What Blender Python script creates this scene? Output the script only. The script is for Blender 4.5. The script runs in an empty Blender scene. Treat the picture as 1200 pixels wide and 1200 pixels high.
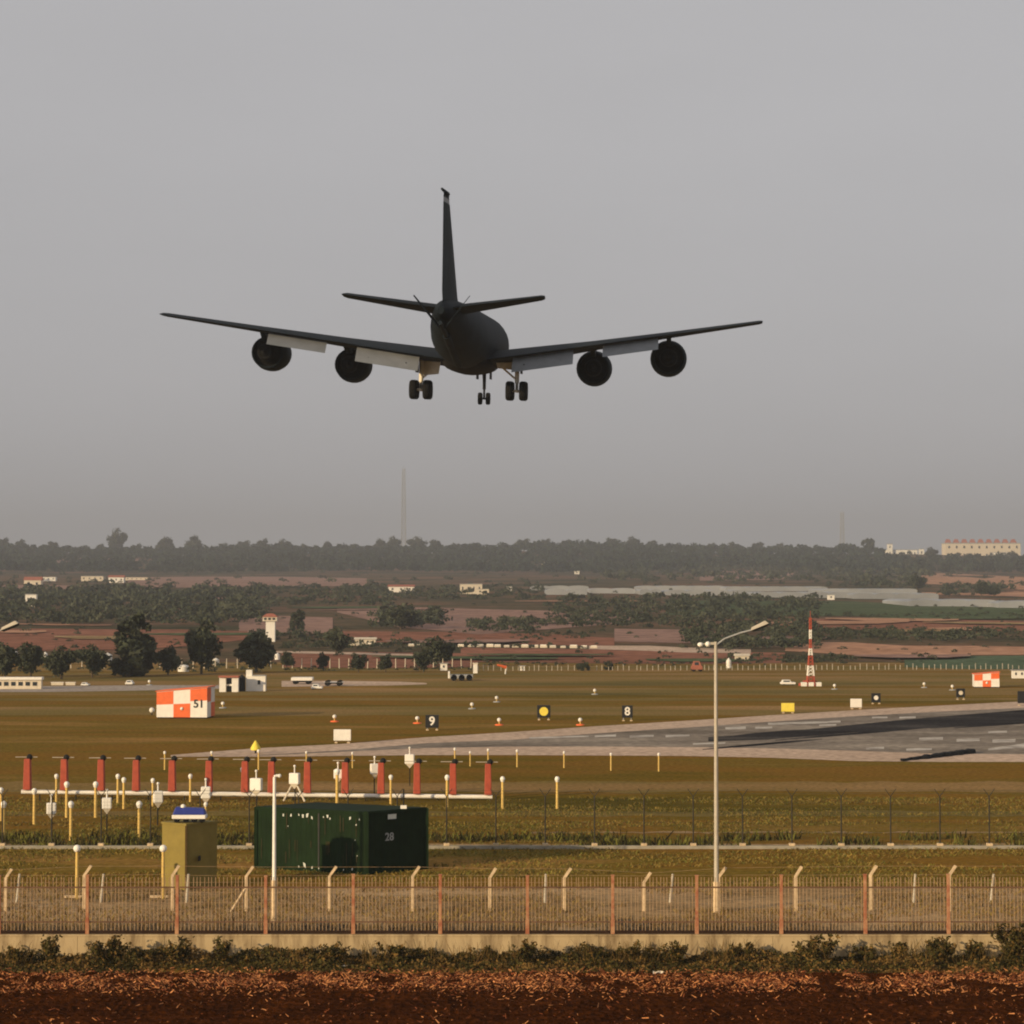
import bpy, math, random
import numpy as np
from mathutils import Vector, Matrix
R = math.radians
scene = bpy.context.scene
col = scene.collection
rnd = random.Random(7)
rng = np.random.default_rng(11)

# ------------------------------------------------------------------ camera, sky, sun, exposure
F, HC, YH = 2776.0, 13.0, 690.0          # focal in 1200-px units, eye height, eye-level row
cam_d = bpy.data.cameras.new("camera")
cam = bpy.data.objects.new("camera", cam_d)
col.objects.link(cam)
cam_d.sensor_width = 36
cam_d.lens = 36 * F / 1200
cam_d.clip_start = 1
cam_d.clip_end = 20000
PITCH = math.atan((YH - 600) / F)
cam.location = (0, 0, HC)
cam.rotation_euler = (math.pi / 2 + PITCH, 0, 0)
scene.camera = cam

SUN_EL, SUN_AZ = R(13), math.atan2(-0.76, -0.65)     # azimuth from +Y towards +X: behind the camera, to the left
w = bpy.data.worlds.new("World")
scene.world = w
w.use_nodes = True
nt = w.node_tree
bg = nt.nodes["Background"]
sky = nt.nodes.new("ShaderNodeTexSky")
sky.sky_type = 'NISHITA'
sky.sun_disc = False
sky.sun_elevation = SUN_EL
sky.sun_rotation = SUN_AZ
sky.air_density = 1.0
sky.dust_density = 4.0
sky.ozone_density = 1.0
hs = nt.nodes.new("ShaderNodeHueSaturation")
hs.inputs["Saturation"].default_value = 0.12
mixw = nt.nodes.new("ShaderNodeMix")
mixw.data_type = 'RGBA'
mixw.inputs[0].default_value = 0.7
mixw.inputs[7].default_value = (5.55, 5.47, 5.66, 1)      # veil of cloud and dust
nt.links.new(sky.outputs[0], hs.inputs["Color"])
nt.links.new(hs.outputs[0], mixw.inputs[6])
wtc = nt.nodes.new("ShaderNodeTexCoord")
wno = nt.nodes.new("ShaderNodeTexNoise")
wno.inputs["Scale"].default_value = 5.0
wno.inputs["Detail"].default_value = 4
wmap = nt.nodes.new("ShaderNodeMapping")
wmap.inputs["Scale"].default_value = (1, 1, 3.5)
wmr = nt.nodes.new("ShaderNodeMapRange")
wmr.inputs[3].default_value = 0.95
wmr.inputs[4].default_value = 1.05
wsc = nt.nodes.new("ShaderNodeVectorMath")
wsc.operation = 'SCALE'
nt.links.new(wtc.outputs["Generated"], wmap.inputs["Vector"])
nt.links.new(wmap.outputs[0], wno.inputs["Vector"])
nt.links.new(wno.outputs[0], wmr.inputs[0])
nt.links.new(mixw.outputs[2], wsc.inputs[0])
nt.links.new(wmr.outputs[0], wsc.inputs["Scale"])
nt.links.new(wsc.outputs[0], bg.inputs[0])                # faint uneven haze in the sky
bg.inputs[1].default_value = 0.1

sd = bpy.data.lights.new("sun", 'SUN')
sun = bpy.data.objects.new("sun", sd)
col.objects.link(sun)
sd.energy = 4.8
sd.angle = R(0.6)
sd.color = (1.0, 0.76, 0.45)
to_sun = Vector((math.sin(SUN_AZ) * math.cos(SUN_EL), math.cos(SUN_AZ) * math.cos(SUN_EL), math.sin(SUN_EL)))
sun.rotation_euler = to_sun.to_track_quat('Z', 'Y').to_euler()

scene.view_settings.view_transform = 'Standard'
scene.view_settings.look = 'None'
scene.view_settings.exposure = 0.0
scene.view_settings.gamma = 1.0
scene.cycles.use_denoising = True
scene.cycles.filter_width = 2.0
scene.cycles.max_bounces = 6
scene.cycles.volume_bounces = 1
scene.cycles.transparent_max_bounces = 8

# ------------------------------------------------------------------ helpers
def smooth(a, b, t):
    t = np.clip((t - a) / (b - a), 0, 1)
    return t * t * (3 - 2 * t)

def terrain(x, y):
    x = np.asarray(x, float); y = np.asarray(y, float)
    z = 0.0153 * np.clip(y - 420, 0, 1900)
    z = z + (28 + 2.5 * np.sin(x / 140 + 1) + 2 * np.sin(x / 57)) * smooth(2100, 2950, y)
    z = z + 0.6 * np.sin(x / 60 + y / 130) * smooth(480, 900, y)
    return z

def ray(px, py):
    c, s = math.cos(PITCH), math.sin(PITCH)
    u, v = (px - 600) / F, (600 - py) / F
    d = np.array([u, c - v * s, s + v * c])
    return d / d[1]                            # per metre of depth

def at(px, py):
    """point of the ground seen at a pixel"""
    d = ray(px, py)
    lo = 40.0
    y = lo
    step = 4.0
    while y < 3400:
        if HC + d[2] * y <= terrain(d[0] * y, y):
            a, b = y - step, y
            for _ in range(24):
                m = (a + b) / 2
                if HC + d[2] * m <= terrain(d[0] * m, m): b = m
                else: a = m
            y = b
            break
        y += step
        step = max(4.0, y * 0.01)
    return np.array([d[0] * y, y, float(terrain(d[0] * y, y))])

def at_depth(px, py, y):
    d = ray(px, py)
    return np.array([d[0] * y, y, HC + d[2] * y])

def gx(px, y):
    """ground point at depth y under a column of the picture"""
    x = (px - 600) / F * y
    return np.array([x, y, float(terrain(x, y))])

MATS = {}
def mat(name, c, rough=0.75, var=0.18, scale=3.0, bump=0.0, metal=0.0, c2=None, thresh=None, coord='Object', detail=5, squash=None):
    """principled surface with noise: colour wanders by +-var, or towards a second real colour c2"""
    if name in MATS: return MATS[name]
    m = bpy.data.materials.new(name)
    m.use_nodes = True
    n, l = m.node_tree.nodes, m.node_tree.links
    b = n["Principled BSDF"]
    b.inputs["Roughness"].default_value = rough
    b.inputs["Metallic"].default_value = metal
    b.inputs["Specular IOR Level"].default_value = 0.3 if rough < .7 else 0.08
    if coord == 'Object':
        tc = n.new("ShaderNodeTexCoord"); src = tc.outputs["Object"]
    else:
        tc = n.new("ShaderNodeNewGeometry"); src = tc.outputs["Position"]
    no = n.new("ShaderNodeTexNoise")
    no.inputs["Scale"].default_value = scale
    no.inputs["Detail"].default_value = detail
    no.inputs["Roughness"].default_value = 0.65
    if squash:
        mp = n.new("ShaderNodeMapping"); mp.inputs["Scale"].default_value = squash
        l.new(src, mp.inputs["Vector"]); l.new(mp.outputs[0], no.inputs["Vector"])
    else: l.new(src, no.inputs["Vector"])
    cr = n.new("ShaderNodeValToRGB")
    a = c2 if c2 else tuple(x * (1 - var) for x in c)
    e = c if c2 else tuple(min(1, x * (1 + var)) for x in c)
    t0, t1 = thresh or (0.32, 0.68)
    cr.color_ramp.elements[0].position = t0; cr.color_ramp.elements[0].color = (*a, 1)
    cr.color_ramp.elements[1].position = t1; cr.color_ramp.elements[1].color = (*e, 1)
    l.new(no.outputs[0], cr.inputs[0])
    l.new(cr.outputs[0], b.inputs["Base Color"])
    if bump:
        bm_ = n.new("ShaderNodeBump")
        bm_.inputs["Strength"].default_value = min(1, bump)
        bm_.inputs["Distance"].default_value = bump
        no2 = n.new("ShaderNodeTexNoise"); no2.inputs["Scale"].default_value = scale * 4; no2.inputs["Detail"].default_value = 4
        l.new(src, no2.inputs["Vector"])
        l.new(no2.outputs[0], bm_.inputs["Height"])
        l.new(bm_.outputs[0], b.inputs["Normal"])
    MATS[name] = m
    return m

class MB:
    """collects shapes, builds ONE mesh object"""
    def __init__(self): self.v, self.f, self.m, self.s = [], [], [], []
    def add(self, vs, fs, mi=0, sm=False):
        o = len(self.v)
        self.v += [tuple(map(float, p)) for p in vs]
        for q in fs:
            self.f.append([o + i for i in q]); self.m.append(mi); self.s.append(sm)
        return self
    def box(self, lo, hi, mi=0, M=None):
        (a, b, c), (d, e, g) = lo, hi
        vs = [(a,b,c),(d,b,c),(d,e,c),(a,e,c),(a,b,g),(d,b,g),(d,e,g),(a,e,g)]
        if M is not None: vs = [M @ Vector(p) for p in vs]
        return self.add(vs, [(0,3,2,1),(4,5,6,7),(0,1,5,4),(1,2,6,5),(2,3,7,6),(3,0,4,7)], mi)
    def tube(self, p, q, r0, r1=None, n=8, mi=0, caps=True):
        p, q = Vector(p), Vector(q); r1 = r0 if r1 is None else r1
        d = (q - p).normalized()
        u = d.orthogonal().normalized(); v = d.cross(u)
        vs = []
        for c, r in ((p, r0), (q, r1)):
            for k in range(n):
                a = 2 * math.pi * k / n
                vs.append(c + (u * math.cos(a) + v * math.sin(a)) * r)
        fs = [(k, (k+1) % n, n + (k+1) % n, n + k) for k in range(n)]
        self.add(vs, fs, mi, True)
        if caps: self.add(vs, [tuple(range(n-1, -1, -1)), tuple(range(n, 2*n))], mi)
        return self
    def path(self, pts, r, n=6, mi=0):
        for a, b in zip(pts, pts[1:]): self.tube(a, b, r, r, n, mi)
        return self
    def rings(self, rings, mi=0, sm=True, close=True, caps=True):
        n = len(rings[0]); vs = [p for r_ in rings for p in r_]
        fs = []
        for i in range(len(rings) - 1):
            for k in range(n if close else n - 1):
                a, b = i*n + k, i*n + (k+1) % n
                fs.append((a, b, b + n, a + n))
        self.add(vs, fs, mi, sm)
        if caps: self.add(vs, [tuple(range(n-1, -1, -1)), tuple(range((len(rings)-1)*n, len(rings)*n))], mi)
        return self
    def lathe(self, prof, c=(0,0,0), axis='z', n=16, mi=0, caps=True):
        rs = []
        for r, h in prof:
            ring = []
            for k in range(n):
                a = 2 * math.pi * k / n
                x, y = r * math.cos(a), r * math.sin(a)
                ring.append((c[0]+x, c[1]+y, c[2]+h) if axis == 'z' else (c[0]+x, c[1]+h, c[2]+y) if axis == 'y' else (c[0]+h, c[1]+x, c[2]+y))
            rs.append(ring)
        return self.rings(rs, mi, True, True, caps)
    def ball(self, c, r, n=10, mi=0, sz=1.0):
        prof = [(max(1e-3, r * math.sin(math.pi * k / 6)), -r * sz * math.cos(math.pi * k / 6)) for k in range(7)]
        return self.lathe(prof, c, 'z', n, mi)
    def build(self, name, mats, parent=None, loc=None, bevel=0):
        me = bpy.data.meshes.new(name)
        me.from_pydata(self.v, [], self.f)
        for m in (mats if isinstance(mats, (list, tuple)) else [mats]): me.materials.append(m)
        me.polygons.foreach_set("material_index", self.m)
        me.polygons.foreach_set("use_smooth", self.s)
        me.update()
        o = bpy.data.objects.new(name, me)
        col.objects.link(o)
        if parent: o.parent = parent
        if loc is not None: o.location = loc
        if bevel:
            b = o.modifiers.new("bevel", 'BEVEL'); b.width = bevel; b.segments = 2
        return o

def tag(o, label=None, cat=None, group=None, kind=None):
    if label: o["label"] = label
    if cat: o["category"] = cat
    if group: o["group"] = group
    if kind: o["kind"] = kind
    return o

def thing(name, label, cat, loc, group=None, rz=0.0):
    e = bpy.data.objects.new(name, None)
    e.empty_display_size = 0.3
    col.objects.link(e)
    e.location = loc
    e.rotation_euler = (0, 0, rz)
    return tag(e, label, cat, group)

def dup(root, loc, label, rz=0.0, sc=1.0, group=None):
    r = root.copy(); col.objects.link(r)
    r.location = loc; r.rotation_euler = (0, 0, rz)
    r.scale = (sc, sc, sc) if not isinstance(sc, tuple) else sc
    r["label"] = label
    if group: r["group"] = group
    for ch in list(root.children):
        c = ch.copy(); col.objects.link(c); c.parent = r
        for g in list(ch.children):
            d = g.copy(); col.objects.link(d); d.parent = c
    return r

ORD = ["first","second","third","fourth","fifth","sixth","seventh","eighth","ninth","tenth","eleventh","twelfth","thirteenth",
       "fourteenth","fifteenth","sixteenth","seventeenth","eighteenth","nineteenth","twentieth","twenty-first","twenty-second",
       "twenty-third","twenty-fourth","twenty-fifth","twenty-sixth","twenty-seventh","twenty-eighth","twenty-ninth","thirtieth",
       "thirty-first","thirty-second","thirty-third","thirty-fourth","thirty-fifth","thirty-sixth","thirty-seventh","thirty-eighth","thirty-ninth","fortieth"]

def quads(name, C, U, V, mats, mi=None):
    """many small four-sided leaves or blades in one mesh: centre, half-axes"""
    n = len(C)
    P = np.empty((n, 4, 3))
    P[:, 0] = C - U - V; P[:, 1] = C + U - V; P[:, 2] = C + U * .55 + V; P[:, 3] = C - U * .55 + V
    me = bpy.data.meshes.new(name)
    me.vertices.add(4 * n); me.vertices.foreach_set("co", P.ravel())
    me.loops.add(4 * n); me.loops.foreach_set("vertex_index", np.arange(4 * n, dtype=np.int32))
    me.polygons.add(n); me.polygons.foreach_set("loop_start", np.arange(0, 4 * n, 4, dtype=np.int32))
    me.polygons.foreach_set("loop_total", np.full(n, 4, dtype=np.int32))
    for m in (mats if isinstance(mats, (list, tuple)) else [mats]): me.materials.append(m)
    if mi is not None: me.polygons.foreach_set("material_index", np.asarray(mi, np.int32))
    me.update(calc_edges=True)
    return me

def link_mesh(name, me, parent=None, loc=None):
    o = bpy.data.objects.new(name, me); col.objects.link(o)
    if parent: o.parent = parent
    if loc is not None: o.location = loc
    return o

def rand_dirs(n):
    d = rng.normal(size=(n, 3)); return d / np.linalg.norm(d, axis=1)[:, None]

def leaf_axes(n, size, stretch=1.3):
    u = rand_dirs(n); t = rand_dirs(n)
    v = np.cross(u, t); v /= np.maximum(1e-6, np.linalg.norm(v, axis=1))[:, None]
    s = size * rng.uniform(.6, 1.3, n)[:, None]
    return u * s, v * s * stretch

def text_mesh(body, size, depth=0.004):
    cu = bpy.data.curves.new("lettering", 'FONT')
    cu.body = body; cu.size = size; cu.align_x = 'CENTER'; cu.align_y = 'CENTER'; cu.extrude = depth; cu.offset = size * .02
    o = bpy.data.objects.new("lettering_source", cu); col.objects.link(o)
    dg = bpy.context.evaluated_depsgraph_get()
    me = bpy.data.meshes.new_from_object(o.evaluated_get(dg))
    bpy.data.objects.remove(o)
    return me

# ------------------------------------------------------------------ materials
def ground_mat(name, stops, scale, bump, fine=6.0, streak=1.0):
    """soil or turf: broad patches between several real colours, with fine tufts on top"""
    m = bpy.data.materials.new(name); m.use_nodes = True
    n, l = m.node_tree.nodes, m.node_tree.links
    b = n["Principled BSDF"]; b.inputs["Roughness"].default_value = 0.95; b.inputs["Specular IOR Level"].default_value = 0.0
    g = n.new("ShaderNodeNewGeometry")
    n1 = n.new("ShaderNodeTexNoise"); n1.inputs["Scale"].default_value = scale; n1.inputs["Detail"].default_value = 8; n1.inputs["Roughness"].default_value = .62
    n2 = n.new("ShaderNodeTexNoise"); n2.inputs["Scale"].default_value = fine; n2.inputs["Detail"].default_value = 6
    mp = n.new("ShaderNodeMapping"); mp.inputs["Scale"].default_value = (streak, 1, 1); mp.inputs["Rotation"].default_value = (0, 0, 0.05)
    l.new(g.outputs["Position"], mp.inputs["Vector"]); l.new(mp.outputs[0], n1.inputs["Vector"]); l.new(g.outputs["Position"], n2.inputs["Vector"])
    cr = n.new("ShaderNodeValToRGB"); e = cr.color_ramp.elements
    while len(e) < len(stops): e.new(0.5)
    for k, (p, c) in enumerate(stops): e[k].position = p; e[k].color = (*c, 1)
    l.new(n1.outputs[0], cr.inputs[0])
    mr = n.new("ShaderNodeMapRange"); mr.inputs[1].default_value = .25; mr.inputs[2].default_value = .75; mr.inputs[3].default_value = .6; mr.inputs[4].default_value = 1.4
    l.new(n2.outputs[0], mr.inputs[0])
    mx = n.new("ShaderNodeVectorMath"); mx.operation = 'SCALE'
    l.new(cr.outputs[0], mx.inputs[0]); l.new(mr.outputs[0], mx.inputs["Scale"])
    l.new(mx.outputs[0], b.inputs["Base Color"])
    bp = n.new("ShaderNodeBump"); bp.inputs["Distance"].default_value = bump; bp.inputs["Strength"].default_value = .8
    l.new(n2.outputs[0], bp.inputs["Height"]); l.new(bp.outputs[0], b.inputs["Normal"])
    MATS[name] = m
    return m

M_turf = ground_mat("dry_turf", [(.30, (.080,.064,.010)), (.42, (.150,.098,.015)), (.50, (.20,.105,.020)), (.57, (.155,.105,.018)), (.68, (.30,.160,.048))], .06, .05, 3.0, .3)
M_turf_pale = ground_mat("pale_turf", [(.30, (.115,.092,.030)), (.45, (.19,.135,.042)), (.58, (.25,.155,.060)), (.70, (.33,.20,.085))], .06, .05, 3.0, .3)
M_soil = ground_mat("ploughed_soil", [(.3, (.024,.007,.0015)), (.7, (.055,.016,.003))], .6, .12, 5.0)
M_dust = ground_mat("dusty_earth", [(.32, (.20,.13,.06)), (.5, (.32,.215,.11)), (.7, (.42,.29,.165))], .12, .06, 3.0)
M_scrubland = ground_mat("scrubland", [(.34, (.045,.048,.028)), (.5, (.10,.075,.045)), (.66, (.20,.105,.07))], .012, .3, .25)
M_red = ground_mat("red_field", [(.3, (.19,.085,.055)), (.7, (.30,.135,.088))], .02, .2, .3)
M_rose = ground_mat("rose_field", [(.3, (.24,.145,.115)), (.7, (.34,.21,.165))], .02, .2, .3)
M_orange = ground_mat("orange_field", [(.3, (.34,.18,.11)), (.7, (.5,.28,.18))], .02, .2, .3)
M_green = ground_mat("green_crop", [(.3, (.06,.085,.045)), (.7, (.10,.12,.06))], .03, .2, .4)
M_teal = ground_mat("teal_crop", [(.3, (.07,.10,.06)), (.7, (.11,.15,.09))], .03, .2, .4)
M_asphalt = ground_mat("runway_asphalt", [(.34, (.15,.125,.10)), (.5, (.22,.185,.15)), (.66, (.32,.27,.215))], .11, .01, 1.2, .45)
M_concrete_path = ground_mat("pale_concrete", [(.3, (.44,.32,.235)), (.7, (.58,.43,.32))], .08, .01, 1.5)
M_taxi = ground_mat("taxiway_concrete", [(.3, (.30,.25,.21)), (.7, (.40,.34,.29))], .08, .01, 1.5)
M_rubber = ground_mat("tyre_rubber", [(.40, (.018,.018,.020)), (.56, (.045,.042,.042)), (.72, (.16,.14,.12))], .12, .01, 2.0, .25)
M_paint = mat("worn_white_paint", (.60,.54,.46), .8, c2=(.27,.23,.19), thresh=(.36,.6), scale=.5)
M_white = mat("white_paint", (.78,.74,.66), .55, .08, 2.0)
M_cream = mat("cream_plaster", (.62,.54,.42), .85, .12, 1.2)
M_conc = mat("cream_concrete_post", (.56,.42,.26), .9, .25, 5.0, .01)
M_wall = mat("stained_concrete_wall", (.44,.33,.185), .9, c2=(.20,.14,.075), thresh=(.36,.56), scale=1.6, bump=.02, coord='World', detail=8, squash=(1.2,1,.22))
M_redpost = mat("faded_red_paint", (.30,.105,.055), .8, c2=(.44,.25,.13), thresh=(.3,.62), scale=3.0)
M_rust = mat("rusty_bar", (.33,.215,.12), .85, .3, 6.0)
M_railrust = mat("dark_rust", (.13,.07,.042), .85, .3, 4.0)
M_railbase = mat("shadow_toned_base_rail", (.030,.016,.010), .9, .3, 4.0)  # near-black colour paints in the shadow gap at the foot of the pickets
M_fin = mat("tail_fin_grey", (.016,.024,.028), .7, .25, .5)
M_meshpost = mat("weathered_dark_post", (.045,.040,.030), .8, .2, 4.0)
M_darkmetal = mat("dark_steel", (.018,.018,.017), .75, .2, 4.0)
M_grey = mat("grey_metal", (.30,.30,.29), .5, .15, 3.0)
M_galv = mat("galvanised_pole", (.42,.37,.29), .6, .12, 2.0)
M_green_box = mat("dark_green_paint", (.009,.020,.007), .8, .25, 1.2)
M_olive = mat("olive_paint", (.215,.165,.045), .7, .12, 1.5)
M_blue = mat("blue_paint", (.02,.035,.22), .5, .2, 3.0)
M_black = mat("black_sign_face", (.012,.012,.012), .6, .2, 3.0)
M_yellow = mat("yellow_sign_face", (.78,.62,.08), .6, .08, 2.0)
M_stake = mat("yellow_stake_paint", (.62,.42,.12), .65, .15, 5.0)
M_orange_paint = mat("signal_orange_paint", (.75,.14,.035), .6, .1, 2.0)
M_antenna = mat("antenna_red", (.36,.065,.032), .6, .15, 3.0)
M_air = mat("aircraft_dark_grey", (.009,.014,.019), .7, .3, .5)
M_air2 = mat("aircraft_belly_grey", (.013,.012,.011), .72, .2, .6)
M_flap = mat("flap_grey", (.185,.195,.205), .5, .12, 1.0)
M_gear = mat("gear_white", (.78,.72,.6), .5, .08, 3.0)
M_tyre = mat("tyre_black", (.010,.010,.010), .85, .2, 5.0)
M_roof = mat("red_roof_tiles", (.33,.12,.08), .85, .2, 1.0)
M_glass = mat("dark_window", (.03,.035,.04), .2, .2, 1.0)
M_green_house = mat("greenhouse_film", (.27,.28,.29), .5, .25, .03, coord='World')
M_bark = mat("bark", (.10,.075,.05), .95, .25, 3.0)
M_leafA = mat("leaf_dark", (.042,.050,.030), .8, .4, .35, coord='World')
M_leafB = mat("leaf_mid", (.062,.068,.042), .8, .4, .35, coord='World')
M_leafFar = mat("far_wood_leaf", (.024,.035,.023), .85, .4, .03, coord='World')
M_scrub = mat("scrub_leaf", (.050,.041,.011), .85, .45, 1.2, coord='World')
M_scrub2 = mat("scrub_leaf_dry", (.14,.082,.024), .85, .4, 1.2, coord='World')
M_straw = mat("dry_straw", (.50,.21,.08), .7, .35, 3.0, coord='World')
M_straw2 = mat("brown_leaf", (.17,.05,.018), .75, .4, 3.0, coord='World')
M_blade = mat("grass_blade", (.21,.145,.035), .85, .4, .4, coord='World')
M_blade2 = mat("grass_blade_green", (.12,.115,.022), .85, .35, .4, coord='World')
M_greybush = mat("grey_bush", (.10,.085,.065), .85, .35, 1.0, coord='World')

# ------------------------------------------------------------------ ground and fields
def build_ground():
    ys = list(np.arange(-60, 60, 20.)) + list(np.arange(60, 480, 10.)) + list(np.arange(480, 3400, 40.)) + [3600, 4000, 4800, 5600]
    xs = np.linspace(-2600, 2600, 131)
    X, Y = np.meshgrid(xs, ys)
    Z = terrain(X, Y)
    n, m = len(ys), len(xs)
    b = MB()
    fs, mi = [], []
    for i in range(n - 1):
        for k in range(m - 1):
            fs.append((i*m+k, i*m+k+1, (i+1)*m+k+1, (i+1)*m+k))
            mi.append(0 if ys[i] < 420 else 1)
    b.v = [tuple(p) for p in np.stack([X.ravel(), Y.ravel(), Z.ravel()], 1)]
    b.f, b.m, b.s = fs, mi, [True] * len(fs)
    tag(b.build("ground", [M_turf, M_scrubland]), kind="structure")
build_ground()

def sheet(name, cols, m, lift, sub=3, rows=3, kind="structure"):
    """ground sheet given as columns (px, far row, near row) of the picture; lies 'lift' above the terrain"""
    cs = []
    for (a, b) in zip(cols, cols[1:]):
        for k in range(sub):
            t = k / sub
            cs.append(tuple(p * (1 - t) + q * t for p, q in zip(a, b)))
    cs.append(cols[-1])
    grid = []
    for c in cs:
        far, near = at(c[0], c[1]), at(c[0], c[2])
        r_ = []
        for k in range(rows + 1):
            t = k / rows
            p = near * (1 - t) + far * t
            p[2] = float(terrain(p[0], p[1])) + lift
            r_.append(p)
        grid.append(r_)
    b = MB()
    n = rows + 1
    vs = [p for g in grid for p in g]
    fs = [(i*n+k, (i+1)*n+k, (i+1)*n+k+1, i*n+k+1) for i in range(len(grid)-1) for k in range(rows)]
    b.add(vs, fs, 0, False)
    return tag(b.build(name, m), kind=kind)

# strips of the near ground, each a real sheet across the whole width
def strip(name, y0, y1, m, lift, x0=-300, x1=300, wob=0.25, seed=0):
    r_ = random.Random(seed); b = MB(); n = 240
    vs = []
    for k in range(n + 1):
        x = x0 + (x1 - x0) * k / n
        vs += [(x, y0 + r_.uniform(-wob, wob), lift), (x, y1 + r_.uniform(-wob, wob), lift)]
    b.add(vs, [(2*k, 2*k+2, 2*k+3, 2*k+1) for k in range(n)])
    return tag(b.build(name, m), kind="structure")

def ploughed():
    xs = np.arange(-34, 34.01, .13); ys = np.concatenate([[-20, 20, 50, 60, 64], np.arange(66, 80.3, .13)])
    X, Y = np.meshgrid(xs, ys)
    Z = .02 + .03 * np.sin(Y * 2 * math.pi / .8 + .6 * np.sin(X / 3)) + rng.uniform(0, .085, X.shape) * rng.uniform(0, 1, X.shape)
    Z = Z * (Y > 60) + .02
    n, m = X.shape
    b = MB()
    b.v = [tuple(p) for p in np.stack([X.ravel(), Y.ravel(), Z.ravel()], 1)]
    b.f = [(i*m+k, i*m+k+1, (i+1)*m+k+1, (i+1)*m+k) for i in range(n-1) for k in range(m-1)]
    b.m = [0] * len(b.f); b.s = [False] * len(b.f)
    tag(b.build("ploughed_field", M_soil), kind="structure")
ploughed()
strip("dirt_verge", 84.3, 103.5, M_dust, .012, seed=1)
for i, (a, b_) in enumerate([(244,262),(276,282),(290,311),(317,352),(356,368),(374,404),(408,419)]):
    strip("mown_grass", a, b_, M_turf_pale, .006, x0=-420, x1=420, wob=1.2, seed=20 + i)
strip("mown_grass", 152, 160, M_turf_pale, .006, wob=1.0, seed=31)
strip("mown_grass", 136, 139, M_turf_pale, .006, wob=.7, seed=32)
strip("track", 119.6, 121.2, M_dust, .012, seed=2)
strip("track", 126.5, 127.2, M_dust, .012, x0=1, x1=120, wob=.35, seed=3)

# far fields (columns: picture x, far row, near row)
sheet("field", [(-60,737,762),(60,737,763),(150,738,762),(215,738,758),(290,740,750)], M_red, .10)
sheet("field", [(150,677,690),(230,676,689),(330,676,688),(430,678,687)], M_rose, .25)
sheet("field", [(-60,686,693),(60,686,692),(170,688,691)], M_rose, .25)
sheet("field", [(280,722,742),(330,722,744),(390,724,742)], M_rose, .10)
sheet("field", [(395,711,718),(470,712,736),(500,712,738),(560,714,744),(640,716,738),(740,722,730)], M_rose, .12)
sheet("field", [(330,765,782),(420,764,783),(500,765,783),(560,766,782)], M_red, .04)
sheet("field", [(400,740,754),(520,741,753),(640,743,756),(720,748,758)], M_red, .06)
sheet("field", [(540,759,776),(640,760,777),(760,763,778),(840,764,778),(920,765,777)], M_red, .05)
sheet("field", [(720,737,752),(800,738,754),(860,742,752)], M_rose, .08)
sheet("field", [(930,725,737),(1010,725,738),(1100,726,739),(1260,730,741)], M_red, .10)
sheet("field", [(920,753,763),(1000,753,768),(1060,757,768),(1130,757,768),(1260,759,767)], M_orange, .06)
sheet("field", [(1060,772,782),(1120,769,784),(1260,768,785)], M_teal, .04)
sheet("field", [(780,704,721),(900,704,722),(1000,705,722),(1120,711,725),(1260,714,727)], M_green, .14)
sheet("field", [(1080,671,697),(1130,673,698),(1200,677,700),(1260,678,702)], M_orange, .25)
sheet("field", [(820,669,681),(900,670,680),(930,672,679)], M_rose, .25)
sheet("field", [(30,655,660),(90,654,660),(170,655,660)], M_rose, .3)
rs_ = random.Random(21)
for i in range(26):
    x0 = rs_.uniform(-20, 1100); wl = rs_.uniform(60, 220); y0 = rs_.uniform(690, 774); hh_ = rs_.uniform(1.2, 4.0) * (1 if y0 > 720 else .6)
    d_ = rs_.uniform(-.012, .012) * wl
    if y0 < 703 and x0 + wl > 600: continue
    sheet("field", [(x0, y0, y0 + hh_*.4), (x0 + wl*.3, y0 + d_*.3 - .3, y0 + hh_ + d_*.3), (x0 + wl*.8, y0 + d_*.8, y0 + hh_ + d_*.8), (x0 + wl, y0 + d_, y0 + hh_*.5 + d_)], rs_.choice([M_red, M_rose, M_orange, M_green, M_dust]), .22 + i*.012)
sheet("road", [(690,757,761),(760,757,763),(800,759,765),(880,761,766)], M_concrete_path, .07)
sheet("road", [(300,763,765),(380,764,766.5),(490,767,769)], M_concrete_path, .07)

# airfield pavement
sheet("taxiway", [(-60,805,811),(60,804,811),(180,803,809),(260,803,807)], M_taxi, .012)
sheet("taxiway", [(330,798,805),(400,798,804),(470,799,803),(500,800.5,802)], M_concrete_path, .012)
sheet("runway_shoulder", [(200,885,887),(300,877,887),(400,872,886),(500,864,885),(600,858,885),(700,851,885.5),(800,845,886),(900,838.5,888),
      (1000,832.5,892),(1100,827,893),(1200,822,893),(1280,818,894)], M_concrete_path, .012)
sheet("runway", [(300,885.3,885.9),(400,879.5,881.2),(500,871,876.8),(600,867,875),(700,859.5,875),(800,853,875.6),(900,846,877),(1000,839.5,880),
      (1100,834,883.5),(1200,829.5,884),(1280,826,886)], M_asphalt, .016)
sheet("tyre_marks", [(830,864,869),(900,860,867),(960,853.5,862),(1000,849.5,858.5),(1050,844.5,856),(1100,840,853),(1150,836,850.5),(1200,832,848),(1280,827,845)], M_rubber, .020)
rs_ = random.Random(4)
for i in range(11):
    x0 = rs_.uniform(800, 1150); x1 = x0 + rs_.uniform(60, 260); f_ = lambda x: 866 - (x-880)*.087 + (x-880)*.00002*(x-880)
    d_ = rs_.uniform(-9, 9); hh_ = rs_.uniform(.5, 1.3)
    sheet("tyre_marks", [(x, f_(x) + d_ - hh_*q, f_(x) + d_ + hh_*q) for x, q in ((x0,.3),(x0*.7+x1*.3,1),(x0*.3+x1*.7,1),(x1,.3))], M_rubber, .0205 + i*.0003, 1, 1)
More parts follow.
